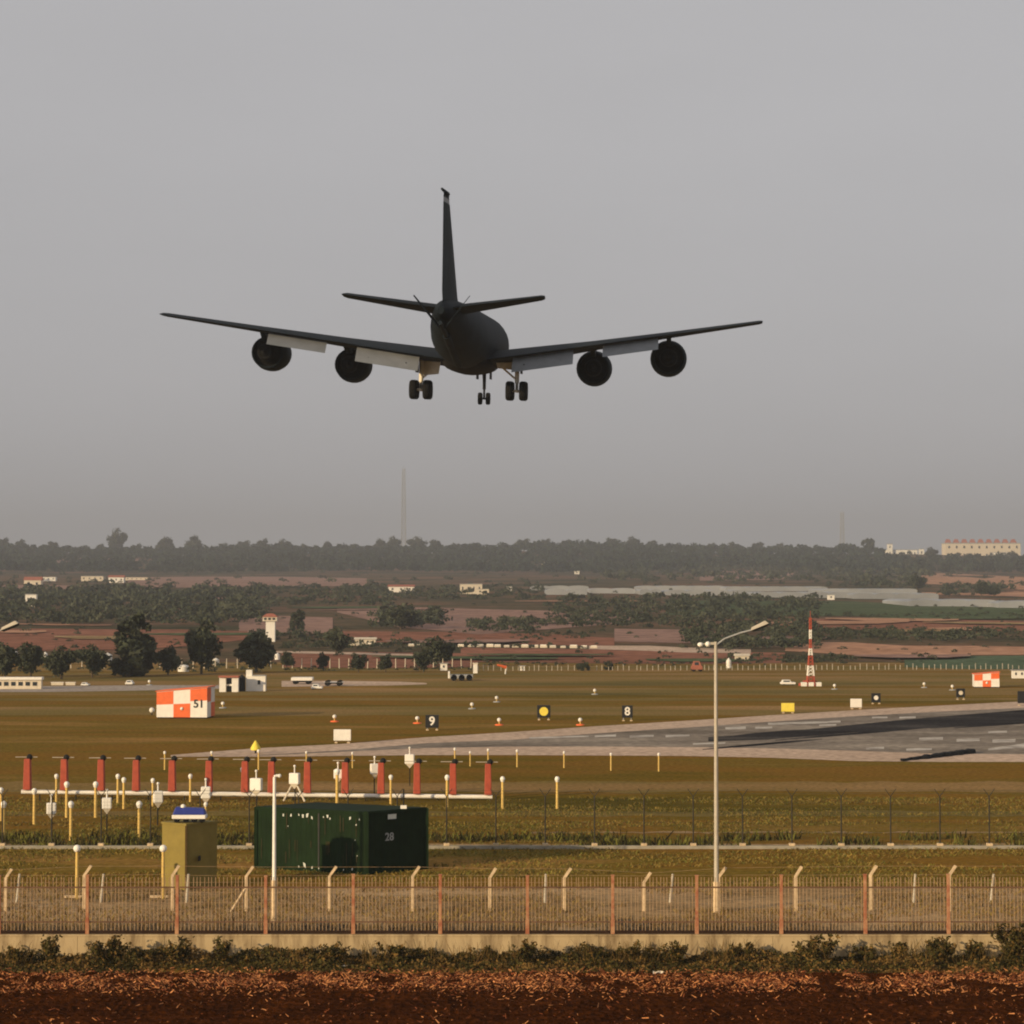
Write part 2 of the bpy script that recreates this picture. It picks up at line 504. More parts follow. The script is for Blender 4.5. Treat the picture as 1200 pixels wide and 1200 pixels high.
for i, (x0, x1, y, h) in enumerate([(1077,1105,866,3.2),(1121,1148,867.5,3.4),(1163,1190,868.5,3.6),(1158,1180,858,2.2),(738,766,863,2.4),(780,808,862.6,2.4),
        (697,722,862.5,2.6),(850,874,853.5,2.8),(885,905,853,2.2),(1022,1040,841,2),(1054,1073,841,2),(900,985,847.3,2.4),(1015,1036,877,2.5),(1062,1092,878.5,2.5),
        (620,690,864,1.6),(960,980,850,1.6),(812,850,871.5,1.6)]):
    d = 0.015 * (x1 - x0)
    sheet("runway_marking", [(x0, y - h/2 + d, y + h/2 + d), (x1, y - h/2 - d, y + h/2 - d)], M_paint, .024, 1, 1)
sheet("runway_marking", [(1098,884.6,887.6),(1142,879.2,882)], M_paint, .024, 1, 1)
sheet("runway_marking", [(1158,877.5,879.5),(1200,871.5,876.5),(1260,864,872)], M_paint, .024, 1, 1)

# ------------------------------------------------------------------ haze
hz = MB().box((-2700, -80, -1.0), (2700, 5700, 180))
hm = bpy.data.materials.new("haze"); hm.use_nodes = True
hn = hm.node_tree.nodes
hn.remove(hn["Principled BSDF"])
pv = hn.new("ShaderNodeVolumePrincipled")
pv.inputs["Color"].default_value = (.43, .465, .53, 1)
pv.inputs["Density"].default_value = 0.00021
hm.node_tree.links.new(pv.outputs[0], hn["Material Output"].inputs["Volume"])
tag(hz.build("haze", hm), kind="stuff")

# ------------------------------------------------------------------ vegetation
def crown_mesh(name, kind, seed, n_leaf=2400, leaf=.30):
    """crown in a unit of 1 m height, base at z=0; clumps of leaves with gaps between"""
    r_ = np.random.default_rng(seed)
    cl = []
    if kind == 'round':
        for _ in range(32):
            d = r_.normal(size=3); d /= np.linalg.norm(d); rad = r_.uniform(.35, .95)
            cl.append((d[0]*.42*rad, d[1]*.42*rad, .54 + d[2]*.40*rad, r_.uniform(.11, .2)))
    elif kind == 'tall':
        for k in range(30):
            t = r_.uniform(.08, 1); wd = .24 * (1 - t) ** .6 * (.5 + t) + .03
            a = r_.uniform(0, 6.28)
            cl.append((wd*math.cos(a)*r_.uniform(.3,1), wd*math.sin(a)*r_.uniform(.3,1), t*.93, r_.uniform(.06, .12) * (1.25 - t*.7)))
    elif kind == 'pine':
        for _ in range(22):
            a = r_.uniform(0, 6.28); q = math.sqrt(r_.uniform(0, 1)) * .46
            cl.append((q*math.cos(a), q*math.sin(a), .78 + r_.uniform(-.10, .12) - q*.15, r_.uniform(.09, .15)))
        for _ in range(5):
            cl.append((r_.uniform(-.3,.3), r_.uniform(-.3,.3), r_.uniform(.42,.6), r_.uniform(.07,.11)))
    else:  # bushy
        for _ in range(24):
            a = r_.uniform(0, 6.28); q = math.sqrt(r_.uniform(0, 1)) * .55; h = r_.uniform(.12, .85) * (1 - q*.7)
            cl.append((q*math.cos(a), q*math.sin(a), h, r_.uniform(.12, .2)))
    cl = np.array(cl)
    idx = r_.integers(0, len(cl), n_leaf)
    d = r_.normal(size=(n_leaf, 3)); d /= np.linalg.norm(d, axis=1)[:, None]
    C = cl[idx, :3] + d * cl[idx, 3:4] * r_.uniform(.35, 1.15, (n_leaf, 1)) * np.array([1, 1, .85])
    U, V = leaf_axes(n_leaf, leaf * .1)
    return quads(name, C, U, V, [M_leafA, M_leafB], (idx % 5 > 2).astype(int))

def trunk_part(parent, kind):
    b = MB()
    h = {'round': .45, 'tall': .7, 'pine': .75, 'bushy': .4}[kind]
    b.tube((0,0,-.03), (.01,.01,h*.5), .035, .026, 7); b.tube((.01,.01,h*.5), (0,.02,h), .026, .012, 7)
    for a in (0.4, 2.3, 4.4):
        b.tube((.01,.01,h*.55), (.2*math.cos(a), .2*math.sin(a), h*.55+.2), .014, .006, 5)
    return b.build("trunk", M_bark, parent)

PROTO = {}
def tree(kind, loc, height, label, width=1.0, group=None, name="tree"):
    v = rnd.randrange(3); key = (kind, v)
    if key not in PROTO:
        nm = {"round": "broadleaf_tree", "tall": "cypress_tree", "pine": "pine_tree", "bushy": "shrub"}[kind]
        t = thing(nm, label, "tree" if kind != 'bushy' else "shrub", loc, group)
        link_mesh("crown", crown_mesh("crown", kind, 100 + v + 10 * len(kind)), t)
        trunk_part(t, kind)
        t.scale = (height*width, height*width, height); t.rotation_euler.z = rnd.uniform(0, 6.28)
        PROTO[key] = t
        return t
    t = dup(PROTO[key], loc, label, rnd.uniform(0, 6.28), (height*width, height*width, height))
    if group: t["group"] = group
    elif "group" in t: del t["group"]
    return t

# hillside wood that reads as one mass
def wood():
    Cs, Us, Vs = [], [], []
    for y in np.arange(2080, 2990, 36):
        span = y * .33
        for x in np.arange(-span, span, 12.5):
            px = 600 + F * x / y
            xx = x + rng.uniform(-6, 6); yy = y + rng.uniform(-16, 16)
            if 1030 < px < 1300 and yy > 2420 and rng.uniform() < .85: continue
            if 30 < px < 175 and 2350 < yy < 2520 and rng.uniform() < .6: continue
            if 815 < px < 935 and yy < 2200: continue
            if rng.uniform() < .06: continue
            h = rng.uniform(7, 14) if yy < 2800 else rng.uniform(6, 11)
            if 1030 < px < 1300 and yy > 2420: h *= .5
            wd = h * rng.uniform(.4, .65)
            n = 85
            d = rand_dirs(n); d[:, 2] = np.abs(d[:, 2]) * 1.1 - .15
            rr = rng.uniform(.55, 1.05, (n, 1))
            C = np.array([xx, yy, float(terrain(xx, yy)) + h*.42]) + d * rr * np.array([wd, wd, h*.52])
            U, V = leaf_axes(n, h*.085, 1.2)
            Cs.append(C); Us.append(U); Vs.append(V)
    me = quads("wood", np.concatenate(Cs), np.concatenate(Us), np.concatenate(Vs), M_leafFar)
    o = link_mesh("wood", me)
    tag(o, "hazy grey-green wood covering the far hillside", "wood", kind="stuff")
wood()

def scrub_belt(polys):
    """shrubs and small trees merging into dark belts between the far fields"""
    Cs, Us, Vs, Mi = [], [], [], []
    for (x0, x1, yt, yb, hpx, cnt) in polys:
        for _ in range(cnt):
            px, py = rng.uniform(x0, x1), rng.uniform(yt, yb)
            p = at(px, py)
            h = hpx * p[1] / F * rng.uniform(.55, 1.25)
            wd = h * rng.uniform(.55, 1.1)
            n = 46
            d = rand_dirs(n); d[:, 2] = np.abs(d[:, 2]) * 1.05 - .1
            C = p + np.array([0, 0, h*.4]) + d * rng.uniform(.5, 1.05, (n, 1)) * np.array([wd, wd, h*.55])
            U, V = leaf_axes(n, h*.11, 1.2)
            Cs.append(C); Us.append(U); Vs.append(V); Mi.append(np.full(n, int(rng.uniform() < .35)))
    me = quads("scrub", np.concatenate(Cs), np.concatenate(Us), np.concatenate(Vs), [M_leafA, M_leafB], np.concatenate(Mi))
    tag(link_mesh("scrub", me), "belts of dark scrub and small trees between the far fields", "scrub", kind="stuff")
scrub_belt([(-330,-40,690,734,12,420),(-330,-40,740,778,7,120),(1230,1500,700,760,9,220),(-40,310,694,734,12,620),(-40,200,680,692,5,50),(300,460,690,712,8,170),(440,520,722,738,14,60),(290,400,742,752,8,50),
            (400,640,690,704,7,170),(550,640,730,742,9,70),(640,960,703,738,9,460),(600,700,742,750,5,40),
            (800,960,738,762,11,190),(960,1230,740,753,8,200),(840,1000,770,779,6,90),(960,1230,720,726,4,70),(700,1000,664,684,9,190),
            (1000,1090,664,690,10,90),(1100,1190,691,699,9,30),(560,900,776,782,3.5,70),(0,320,778,789,6,90),(330,560,782,787,4,50),
            (330,560,752,762,7,80),(970,1230,684,690,5,60),(1080,1230,704,712,3,40),(-20,1230,690,778,4.5,260),(-20,1230,740,778,6,90),(-20,1230,664,690,6,160)])

# trees along the far airfield edge, one by one
edge = [('round',5,795,44,1.0),('round',36,793,42,.95),('round',72,796,40,1.05),('round',108,794,40,.95),('tall',150,793,66,1.3),('tall',163,792,74,1.0),
        ('round',197,791,36,.95),('round',236,790,66,.72),('round',300,788,50,1.15),('round',336,784,22,1.0),('round',379,786,22,.8),('round',420,788,24,1.0),
        ('round',452,788,22,1.0),('round',496,788,30,.9),('round',516,783,38,1.1),('round',394,768,34,.9),('bushy',683,786,14,.9),('bushy',713,785,13,.8)]
for i, (k, px, yb, hp, wd) in enumerate(edge):
    p = at(px, yb)
    n = "round dark green tree" if k == 'round' else "tall narrow cypress" if k == 'tall' else "low dark shrub"
    c = sum(1 for e in edge[:i] if e[0] == k)
    extra = {'round': "along the far edge of the airfield", 'tall': "on the left of the far airfield edge", 'bushy': "beyond the far grass"}[k]
    tree(k, p, hp * p[1] / F, f"{n}, {ORD[c]} from the left {extra}", wd, "trees along the far airfield edge")
mid = [(352,738,26,'tall'),(344,738,22,'tall'),(470,738,30,'round'),(1112,700,14,'round'),(1150,700,20,'round'),(1075,694,22,'round'),(1165,700,16,'round')]
nm = ["taller of two dark cypresses right of the guard tower","shorter of two dark cypresses right of the guard tower","broad dark tree in the red fields at centre",
      "small round tree on the orange slope at right","tallest round tree on the orange slope at right","dark round tree left of the orange slope, above the greenhouses",
      "rightmost round tree on the orange slope at right"]
for (px, yb, hp, k), l in zip(mid, nm):
    p = at(px, yb); tree(k, p, hp * p[1] / F, l, 1.2 if k == 'round' else 1.0)
# skyline trees
sk = [(4,630),(24,632),(62,634),(96,640),(118,637),(138,620),(160,637),(194,629),(228,627),(262,636),(286,633),(308,631),(332,632),(356,637),(384,634),(414,637),
      (446,631),(462,629),(488,629),(510,632),(534,636),(592,636),(614,631),(640,631),(664,632),(690,632),(716,630),(742,629),(764,633),(806,638),(834,636),(860,635),(888,635),
      (914,636),(944,638),(966,641)]
for i, (px, yt) in enumerate(sk):
    y = rnd.uniform(2880, 2960); g = gx(px, y)
    h = (at_depth(px, yt, y)[2] - g[2]) * 1.04
    k = 'round' if px != 138 else 'bushy'
    tree('round', g, h, f"hazy dark tree on the skyline, {ORD[i]} from the left", .95 + .35 * rnd.random() if px != 138 else .8, "trees along the hill skyline")
g = gx(1018, 2700); tree('pine', g, at_depth(1018, 630, 2700)[2] - g[2], "flat-topped pine on the right of the hill skyline", .75)
for i, (px, yt, y) in enumerate([(1092,641,2500),(1122,647,2600),(1152,650,2250),(1186,645,2600),(1210,646,2250),(1068,652,2250)]):
    g = gx(px, y)
    tree('round', g, at_depth(px, yt, y)[2] - g[2], f"dark round tree below the white hilltop buildings, {ORD[[1,2,3,4,5,0][i]]} from the left", 1.15, "trees below the hilltop buildings")

# ------------------------------------------------------------------ far buildings
def house(name, label, px, yb, wpx, hpx, walls=M_cream, roof='gable', nwin=3, rm=None, y=None, depth=None, storeys=1, cat="house", rz=0, group=None):
    p = at(px, yb) if y is None else gx(px, y)
    s = p[1] / F; W, Hh = wpx * s, hpx * s; Dp = depth or W * .6
    if y is not None: p = np.array([p[0], p[1], at_depth(px, yb, y)[2]])
    t = thing(name, label, cat, p, group, rz)
    rh = Hh * .28 if roof == 'gable' else Hh * .06
    wh = Hh - rh
    MB().box((-W/2, 0, -3), (W/2, Dp, wh)).build("wall", walls, t)
    b = MB()
    if roof == 'gable':
        o = W * .02 + .15
        b.add([(-W/2-o, -o, wh), (W/2+o, -o, wh), (W/2+o, Dp+o, wh), (-W/2-o, Dp+o, wh), (-W/2-o, Dp/2, Hh), (W/2+o, Dp/2, Hh)],
              [(0,1,5,4),(2,3,4,5),(1,2,5),(3,0,4),(3,2,1,0)])
    else: b.box((-W/2-.2, -.2, wh), (W/2+.2, Dp+.2, Hh))
    b.build("roof", rm or (M_roof if roof == 'gable' else M_grey), t)
    for s_ in range(storeys):
        for k in range(nwin):
            ww = W / nwin * .24; cx_ = -W/2 + W * (k + .5) / nwin; hh = wh / storeys
            MB().box((cx_ - ww/2, -.06, hh*(s_+.42)), (cx_ + ww/2, .05, hh*(s_+.74))).build("window", M_glass, t)
    return t

house("house", "pinkish house with tiled roof above the white house at far left", 38, 690, 20, 14, M_cream, nwin=2)
house("white_house", "white house standing in dark scrub at far left", 36, 711, 13, 15, M_white, 'flat', 2)
house("long_shed", "low white shed right of the pinkish house at far left", 57, 681, 16, 5, M_white, 'flat', 3)
house("house", "white-gabled farm building, brightest on the left hillside", 136, 683, 18, 9, M_white, nwin=3)
house("house", "low grey-roofed house left of the brightest farm building", 108, 681, 26, 6, M_cream, 'flat', 4)
house("long_shed", "long low pale shed right of the brightest farm building", 160, 680, 26, 3.5, M_cream, 'flat', 5)
house("house", "small white house with tiled roof at the centre of the far fields", 470, 694, 30, 9, M_white, nwin=3)
house("house", "small white hut below the white house at centre", 454, 697, 5, 5, M_white, 'flat', 1)
house("farmhouse", "cream farmhouse with flat roof left of the greenhouses", 552, 696, 26, 12, M_cream, 'flat', 4)
house("long_shed", "low cream annex against the cream farmhouse left of the greenhouses", 566, 697, 14, 7, M_cream, 'flat', 2)
house("white_house", "small white cabin between the farmhouse and the greenhouses", 597, 694, 6, 7, M_white, 'flat', 1)
house("white_house", "tiny white house in the wood above the greenhouses", 676, 673, 6, 4, M_white, 'flat', 1)
house("white_house", "tiny pale house high in the wood at centre", 638, 663, 8, 5, M_cream, 'flat', 1)
house("white_house", "small white hut beside the right greenhouses", 974, 703, 8, 6, M_white, 'flat', 1)
house("hilltop_building", "low white building on the hilltop left of the long white block", 1057, 655, 36, 11, M_white, 'flat', 6, y=2850)
house("hilltop_building", "slim white tower house beside the low hilltop building", 1043, 652, 6, 15, M_white, 'flat', 1, y=2846, storeys=2)
house("hilltop_building", "small white house between the two hilltop buildings", 1080, 653, 6, 10, M_white, 'flat', 1, y=2850)
t = house("hilltop_block", "long white two-storey block with red roofs on the right hilltop", 1152, 656, 88, 20, M_cream, 'flat', 10, y=2850, depth=25, storeys=2)
for k in range(9):
    u = (-40 + k * 9.6) * 2850 / F; zz = 20 * 2850 / F
    MB().add([(u-3.4,2,zz),(u+3.4,2,zz),(u+3.4,12,zz),(u-3.4,12,zz),(u-2,7,zz+4.5),(u+2,7,zz+4.5)], [(0,1,5,4),(2,3,4,5),(1,2,5),(3,0,4)]).build("roof", M_roof, t)
house("hilltop_building", "white annex at the right foot of the long hilltop block", 1176, 661, 22, 14, M_white, 'flat', 4, y=2830)

# greenhouses
gi = 0
for (x0, x1, yf, yn) in [(622,690,688.5,692),(640,688,692,697),(692,745,689,695.5),(750,775,693,697),(750,850,687.5,692),(780,880,692,698),(850,970,688,693),(885,1000,693.5,700.5),(965,1075,690,696),
                         (1000,1100,696.5,702),(1065,1170,703,711),(1170,1260,705,713)]:
    a, b_ = at((x0+x1)/2, yn), at((x0+x1)/2, yf)
    W = (x1 - x0) * a[1] / F; Dp = min(60., max(14., b_[1] - a[1] - 4)); hh = 2.6
    t = thing("greenhouse", f"long pale film greenhouse, {ORD[gi]} from the left in the band below the wood", "greenhouse", a, "greenhouses"); gi += 1
    n = max(2, int(W / 9)); b = MB(); f_ = MB()
    for k in range(n):
        u0, u1 = -W/2 + W*k/n, -W/2 + W*(k+1)/n
        ring = [[(u0 + (u1-u0)*(.5-.5*math.cos(math.pi*j/8)), yy, 1.8 + (hh-1.8)*math.sin(math.pi*j/8)) for j in range(9)] for yy in (0, Dp)]
        b.rings(ring, 0, True, False, False)
        b.add(ring[0] , [tuple(range(9))]); b.add(ring[1], [tuple(range(8,-1,-1))])
    b.build("film_roof", M_green_house, t)
    f_.box((-W/2, 0, -1), (W/2, Dp, 1.79)); f_.build("side_wall", M_green_house, t)

# masts on the hill
def mast(label, px, ytop, y, wpx):
    g = gx(px, y); h = at_depth(px, ytop, y)[2] - g[2]; wd = wpx * y / F / 2
    t = thing("lattice_mast", label, "mast", g)
    b = MB(); n = 16
    def cor(k): q = wd * (1 - .45 * k / n); zz = h * k / n; return [(-q,-q,zz),(q,-q,zz),(q,q,zz),(-q,q,zz)]
    for k in range(n):
        A, B = cor(k), cor(k+1)
        for j in range(4):
            b.tube(A[j], B[j], .38, .38, 4); b.tube(A[j], B[(j+1)%4], .26, .26, 4); b.tube(A[(j+1)%4], B[j], .26, .26, 4); b.tube(A[j], A[(j+1)%4], .26, .26, 4)
    b.build("lattice", M_grey, t)
    MB().tube((0,0,h), (0,0,h+4), .3, .15, 5).build("antenna", M_grey, t)
mast("tall grey lattice mast faint in haze above the hill at centre", 473, 549, 3050, 5.5)
mast("fainter lattice mast in haze above the right part of the hill", 987, 600, 4300, 6)

# guard tower
p = at(316, 752)
t = thing("guard_tower", "white guard tower with overhanging cabin behind the trees", "tower", p)
s = p[1] / F
MB().box((-4.6*s, 0, -1), (6*s, 9*s, 24*s)).build("shaft", M_white, t)
MB().box((-8*s, -2*s, 24*s), (8.5*s, 11*s, 29*s)).build("cabin", M_cream, t)
for k in (-5, 0, 5): MB().box((k*s-1.6*s, -2.25*s, 25.5*s), (k*s+1.6*s, -1.9*s, 28*s)).build("window", M_glass, t)
MB().add([(-9*s,-3*s,29*s),(9.5*s,-3*s,29*s),(9.5*s,12*s,29*s),(-9*s,12*s,29*s),(-4*s,4*s,33*s),(4*s,4*s,33*s)], [(0,1,5,4),(1,2,5),(2,3,4,5),(3,0,4),(3,2,1,0)]).build("roof", M_roof, t)

# small white installations among and before the trees
def tank(label, px, yb, wpx, hpx, dome=False):
    p = at(px, yb); s = p[1] / F; r_ = wpx*s/2; h = hpx*s
    t = thing("storage_tank", label, "tank", p)
    MB().lathe([(r_, -.2), (r_, h*.7)], n=14).build("shell", M_white, t)
    MB().lathe([(r_*1.02, h*.7), (r_*.8, h*.9), (r_*.3, h), (.02, h)] if dome else [(r_*1.04, h*.7), (r_*.1, h)], n=14).build("lid", M_white, t)
tank("white domed tank low between the trees at left", 215, 787, 13, 8, True)
tank("tall white tank left of the second round tree", 17, 771, 8, 9)
tank("small white tank right of the second round tree", 53, 772, 6, 8)
tank("white tank right of the fourth round tree", 126, 774, 11, 9)
tank("pale tank behind the cabins under the guard tower", 253, 779, 8, 8)
tank("small white tank at the foot of the guard tower", 325, 773, 6, 8)

# checkerboard sheds
def checker(label, px0, px1, yb, hpx, txt):
    p = at((px0+px1)/2, yb); s = p[1] / F; W = (px1-px0)*s; h = hpx*s; Dp = W*.7
    t = thing("checker_shed", label, "shed", p, rz=R(-5))
    sl = h * .14
    b = MB()
    vs = [(-W/2,0,.12),(W/2,0,.12),(W/2,Dp,.12),(-W/2,Dp,.12),(-W/2,0,h-sl),(W/2,0,h),(W/2,Dp,h),(-W/2,Dp,h-sl)]
    b.add(vs, [(0,1,5,4),(1,2,6,5),(2,3,7,6),(3,0,4,7)]); b.build("wall", M_white, t)
    MB().add([(-W/2-.1,-.1,h-sl+.02),(W/2+.1,-.1,h+.02),(W/2+.1,Dp+.1,h+.02),(-W/2-.1,Dp+.1,h-sl+.02),(-W/2-.1,-.1,h-sl+.1),(W/2+.1,-.1,h+.1),(W/2+.1,Dp+.1,h+.1),(-W/2-.1,Dp+.1,h-sl+.1)],
             [(3,2,1,0),(4,5,6,7),(0,1,5,4),(1,2,6,5),(2,3,7,6),(3,0,4,7)]).build("roof", M_orange_paint, t)
    def panel(k, r_):
        x0, x1 = -W/2 + W*k/3, -W/2 + W*(k+1)/3
        za = lambda x: (h - sl + sl * (x + W/2) / W)
        lo, hi = (.14, .5) if r_ == 0 else (.5, 1.0)
        if k == 2 and r_ == 1: lo = .58
        z = lambda x, q: .12 + (za(x) - .16) * q
        MB().add([(x0,-.012,z(x0,lo if r_ else .0)),(x1,-.012,z(x1,lo if r_ else .0)),(x1,-.012,z(x1,hi)),(x0,-.012,z(x0,hi)),
                  (x0,.0,z(x0,lo if r_ else .0)),(x1,.0,z(x1,lo if r_ else .0)),(x1,.0,z(x1,hi)),(x0,.0,z(x0,hi))],
                 [(0,1,2,3),(4,0,3,7),(1,5,6,2),(3,2,6,7),(5,4,0,1)]).build("orange_panel", M_orange_paint, t)
    panel(0, 1); panel(2, 1); panel(1, 0)
    for yy in (0, 1):
        MB().add([(W/2+.012,Dp*.5*yy,.12 + (.5*h if yy == 0 else 0)),(W/2+.012,Dp*.5*(yy+1),.12 + (.5*h if yy == 0 else 0)),(W/2+.012,Dp*.5*(yy+1),h-.05 if yy == 0 else h*.5),(W/2+.012,Dp*.5*yy,h-.05 if yy == 0 else h*.5)],
                 [(0,1,2,3)]).build("orange_panel", M_orange_paint, t)
    MB().box((-W/2+.1,.1,0), (W/2-.1,Dp-.1,.12)).build("footing", M_darkmetal, t)
    MB().lathe([(.16,0),(.16,.05),(.02,.07)], c=(0,0,0), n=10).build("lamp", M_white, t, (0,-.02,h*.32)).rotation_euler = (R(90),0,0)
    if txt:
        o = link_mesh("lettering", text_mesh(txt, h*.36), t, (W*.335,-.03,h*.47)); o.data.materials.clear(); o.data.materials.append(M_black)
        o.rotation_euler = (R(90),0,0)
    return t
checker("large orange and white checkered equipment shed at left of the airfield", 183, 243, 842, 36, "51")
checker("small orange and white checkered shed on the far right grass", 1142, 1171, 806, 18, None)
p = at(178, 838); t = thing("edge_light", "white lamp on the grass at the left wall of the checkered shed", "light", p)
MB().tube((0,0,0),(0,0,.3),.06).build("stem", M_darkmetal, t); MB().ball((0,0,.5), .28).build("lamp", M_white, t)

# white cabins under the guard tower
p = at(268, 811); s = p[1]/F
t = thing("open_cabin", "white cabin with dark central opening left of the dark tank", "cabin", p)
MB().box((-11*s,0,0),(-3.5*s,10*s,17*s)).box((3.5*s,0,0),(11*s,10*s,17*s)).box((-3.5*s,.4,7*s),(3.5*s,9*s,9*s)).build("wall", M_white, t)
MB().box((-3.4*s,1.5,.0),(3.4*s,9*s,6.9*s)).build("door", M_glass, t)
MB().box((-3.4*s,1.6,9.1*s),(3.4*s,9*s,16*s)).build("window", M_glass, t)
MB().box((-12*s,-.3,17*s),(12*s,10*s,19*s)).build("roof", M_roof, t)
p = at(300, 810); t = thing("white_cabin", "plain white cabin with a raised left corner right of the dark tank", "cabin", p)
MB().box((-12*s,0,0),(11*s,11*s,18*s)).build("wall", M_white, t)
MB().box((-12*s,.2,18*s),(-5*s,8*s,25*s)).build("stair_head", M_white, t)
MB().box((-5*s+.02,-.1,18*s),(11.4*s,11.2*s,18.8*s)).build("roof", M_grey, t)
MB().box((2*s,-.05,8*s),(5*s,.1,13*s)).build("window", M_glass, t)
p = at(283.5, 810); t = thing("dark_tank", "dark tank standing between the two white cabins", "tank", p)
MB().lathe([(4*s,0),(4*s,16*s)], n=14).build("shell", M_darkmetal, t); MB().lathe([(4.1*s,16*s),(.02,20*s)], n=14).build("lid", M_darkmetal, t)
def vehicle(name, label, px, yb, wpx, hpx, body, cat, nose=0.3, cabin=True, rz=0):
    """side-on vehicle: body with tapered cabin, glass, wheels"""
    p = at(px, yb); s = p[1]/F; W, h = wpx*s, hpx*s; dp = max(1.6, min(2.4, W*.45))
    t = thing(name, label, cat, p, rz=rz)
    wr = min(.42, h*.22)
    MB().box((-W/2,0,wr*.8),(W/2,dp,h*.55)).build("body", body, t, bevel=.06)
    a, b_ = -W/2 + W*.08, W/2 - W*nose
    MB().add([(a,.08,h*.55),(b_,.08,h*.55),(b_,dp-.08,h*.55),(a,dp-.08,h*.55),(a+h*.15,.2,h),(b_-h*.2,.2,h),(b_-h*.2,dp-.2,h),(a+h*.15,dp-.2,h)],
             [(0,1,5,4),(1,2,6,5),(2,3,7,6),(3,0,4,7),(4,5,6,7)]).build("cabin", body, t)
    MB().add([(a+h*.22,.095,h*.62),(b_-h*.24,.095,h*.62),(b_-h*.27,.155,h*.9),(a+h*.24,.155,h*.9)], [(0,1,2,3)]).build("window", M_glass, t)
    for q in (-W*.31, W*.31):
        for yy in (0.02, dp-.22):
            MB().lathe([(wr,0),(wr,.2)], (q, yy, wr), 'y', 14).build("wheel", M_tyre, t)
    return t
vehicle("truck", "dark truck parked before the long cream building at far left", 34, 807, 14, 10, M_darkmetal, "truck")
vehicle("parked_car", "white car parked right of the white trailers", 371, 808, 13, 6, M_white, "car")
vehicle("van", "white van beside the far taxiway left of the checkered shed", 151, 803, 9, 5.5, M_white, "van", .12)
vehicle("parked_car", "pale car at the end of the pale strip of low walls at left", 99, 804, 9, 4, M_white, "car")
vehicle("van", "small red and white van left of the lamp post", 817, 787, 13, 12, M_roof, "van", .1)
vehicle("parked_car", "low white car left of the red and white mast", 924, 803, 17, 6, M_white, "car")
p = at(20, 808); s = p[1]/F; t = thing("long_building", "long low cream building at the left edge of the airfield", "building", p)
MB().box((-30*s,1.2,-.2),(26*s,1.2+8*s,11*s)).build("wall", M_cream, t); MB().box((-31*s,.9,11*s),(27*s,1.5+8*s,14*s)).build("roof", M_white, t)
for k in range(6): MB().box((-26*s+k*8.4*s,1.14,4*s),(-21*s+k*8.4*s,1.3,8.5*s)).build("window", M_glass, t)
for i, (a, b_, yb) in enumerate([(60,74,803),(77,88,803)]):
    p = at((a+b_)/2, yb); s = p[1]/F
    t = thing("low_wall", ["low cream block wall right of the dark truck","shorter low cream block wall before the pale car"][i], "wall", p)
    MB().box((-(b_-a)/2*s,0,-.1),((b_-a)/2*s,.4,3*s)).build("wall", M_cream, t); MB().box((-(b_-a)/2*s-.05,-.05,3*s),((b_-a)/2*s+.05,.45,3.6*s)).build("coping", M_white, t)
for i, (a, b_, yb, h) in enumerate([(341,366,802,8),(379,402,804,4.5)]):
    p = at((a+b_)/2, yb); s = p[1]/F; W = (b_-a)*s
    t = thing("trailer", ["long white trailer parked right of the white cabin","low white trailer at the start of the pale taxiway"][i], "trailer", p)
    MB().box((-W/2,0,.5),(W/2,2.4,h*s)).build("body", M_white, t, bevel=.05)
    MB().box((-W*.4,.4,.3),(W*.4,2,.495)).build("chassis", M_darkmetal, t)
    for q in (-.3,.3):
        for yy in (.05, 2.1): MB().lathe([(.38,0),(.38,.25)], (q*W, yy, .38), 'y', 12).build("wheel", M_tyre, t)
house("utility_hut", "white hut with dark window right of the round dark tree", 520, 786, 8, 9, M_white, 'flat', 1, cat="hut")
p = at(541, 798); s = p[1]/F; t = thing("flatbed_trailer", "grey flatbed trailer on the far grass below the round dark tree", "trailer", p)
MB().box((-14*s,0,3*s),(13*s,2.4,7*s)).build("bed", M_grey, t); MB().box((-16*s,.2,3*s),(-14.05*s,2.2,11*s)).build("headboard", M_white, t)
for q in (-9,0,9): MB().lathe([(.45,0),(.45,.3)], (q*s,.0,.45), 'y', 12).build("wheel", M_tyre, t)
p = at(557, 789); s = p[1]/F; t = thing("marker_pillar", "white square pillar right of the round dark tree", "pillar", p)
MB().box((-2.5*s,-2.5*s,-.1),(2.5*s,2.5*s,11*s)).build("shaft", M_white, t); MB().box((-3.2*s,-3.2*s,11*s),(3.2*s,3.2*s,12.2*s)).build("cap", M_cream, t)
p = at(592, 790); s = p[1]/F; t = thing("windsock", "orange windsock on a leaning pole on the far grass", "windsock", p)
MB().tube((0,0,-.1),(1*s,0,9*s),.09).build("pole", M_white, t)
MB().tube((1*s,0,8*s),(-9*s,-.5,11*s),2.0*s,1.0*s,10).build("sock", M_orange_paint, t)
house("utility_hut", "tiny white hut right of the windsock", 612, 786, 6, 6, M_white, 'flat', 1, cat="hut")
house("utility_hut", "cream shed partly behind the lamp post top", 870, 775, 16, 9, M_cream, 'gable', 2, rm=M_cream, cat="hut")
tank("white drum tank right of the lamp post top", 854, 783, 6, 12)
house("utility_hut", "white hut at the right edge beyond the small checkered shed", 1194, 795, 14, 10, M_white, 'flat', 2, cat="hut")
bl = [412,421,433,446,482,492,540,552,563,574,583,594,604,615,627,637,648,660,672,684,696]
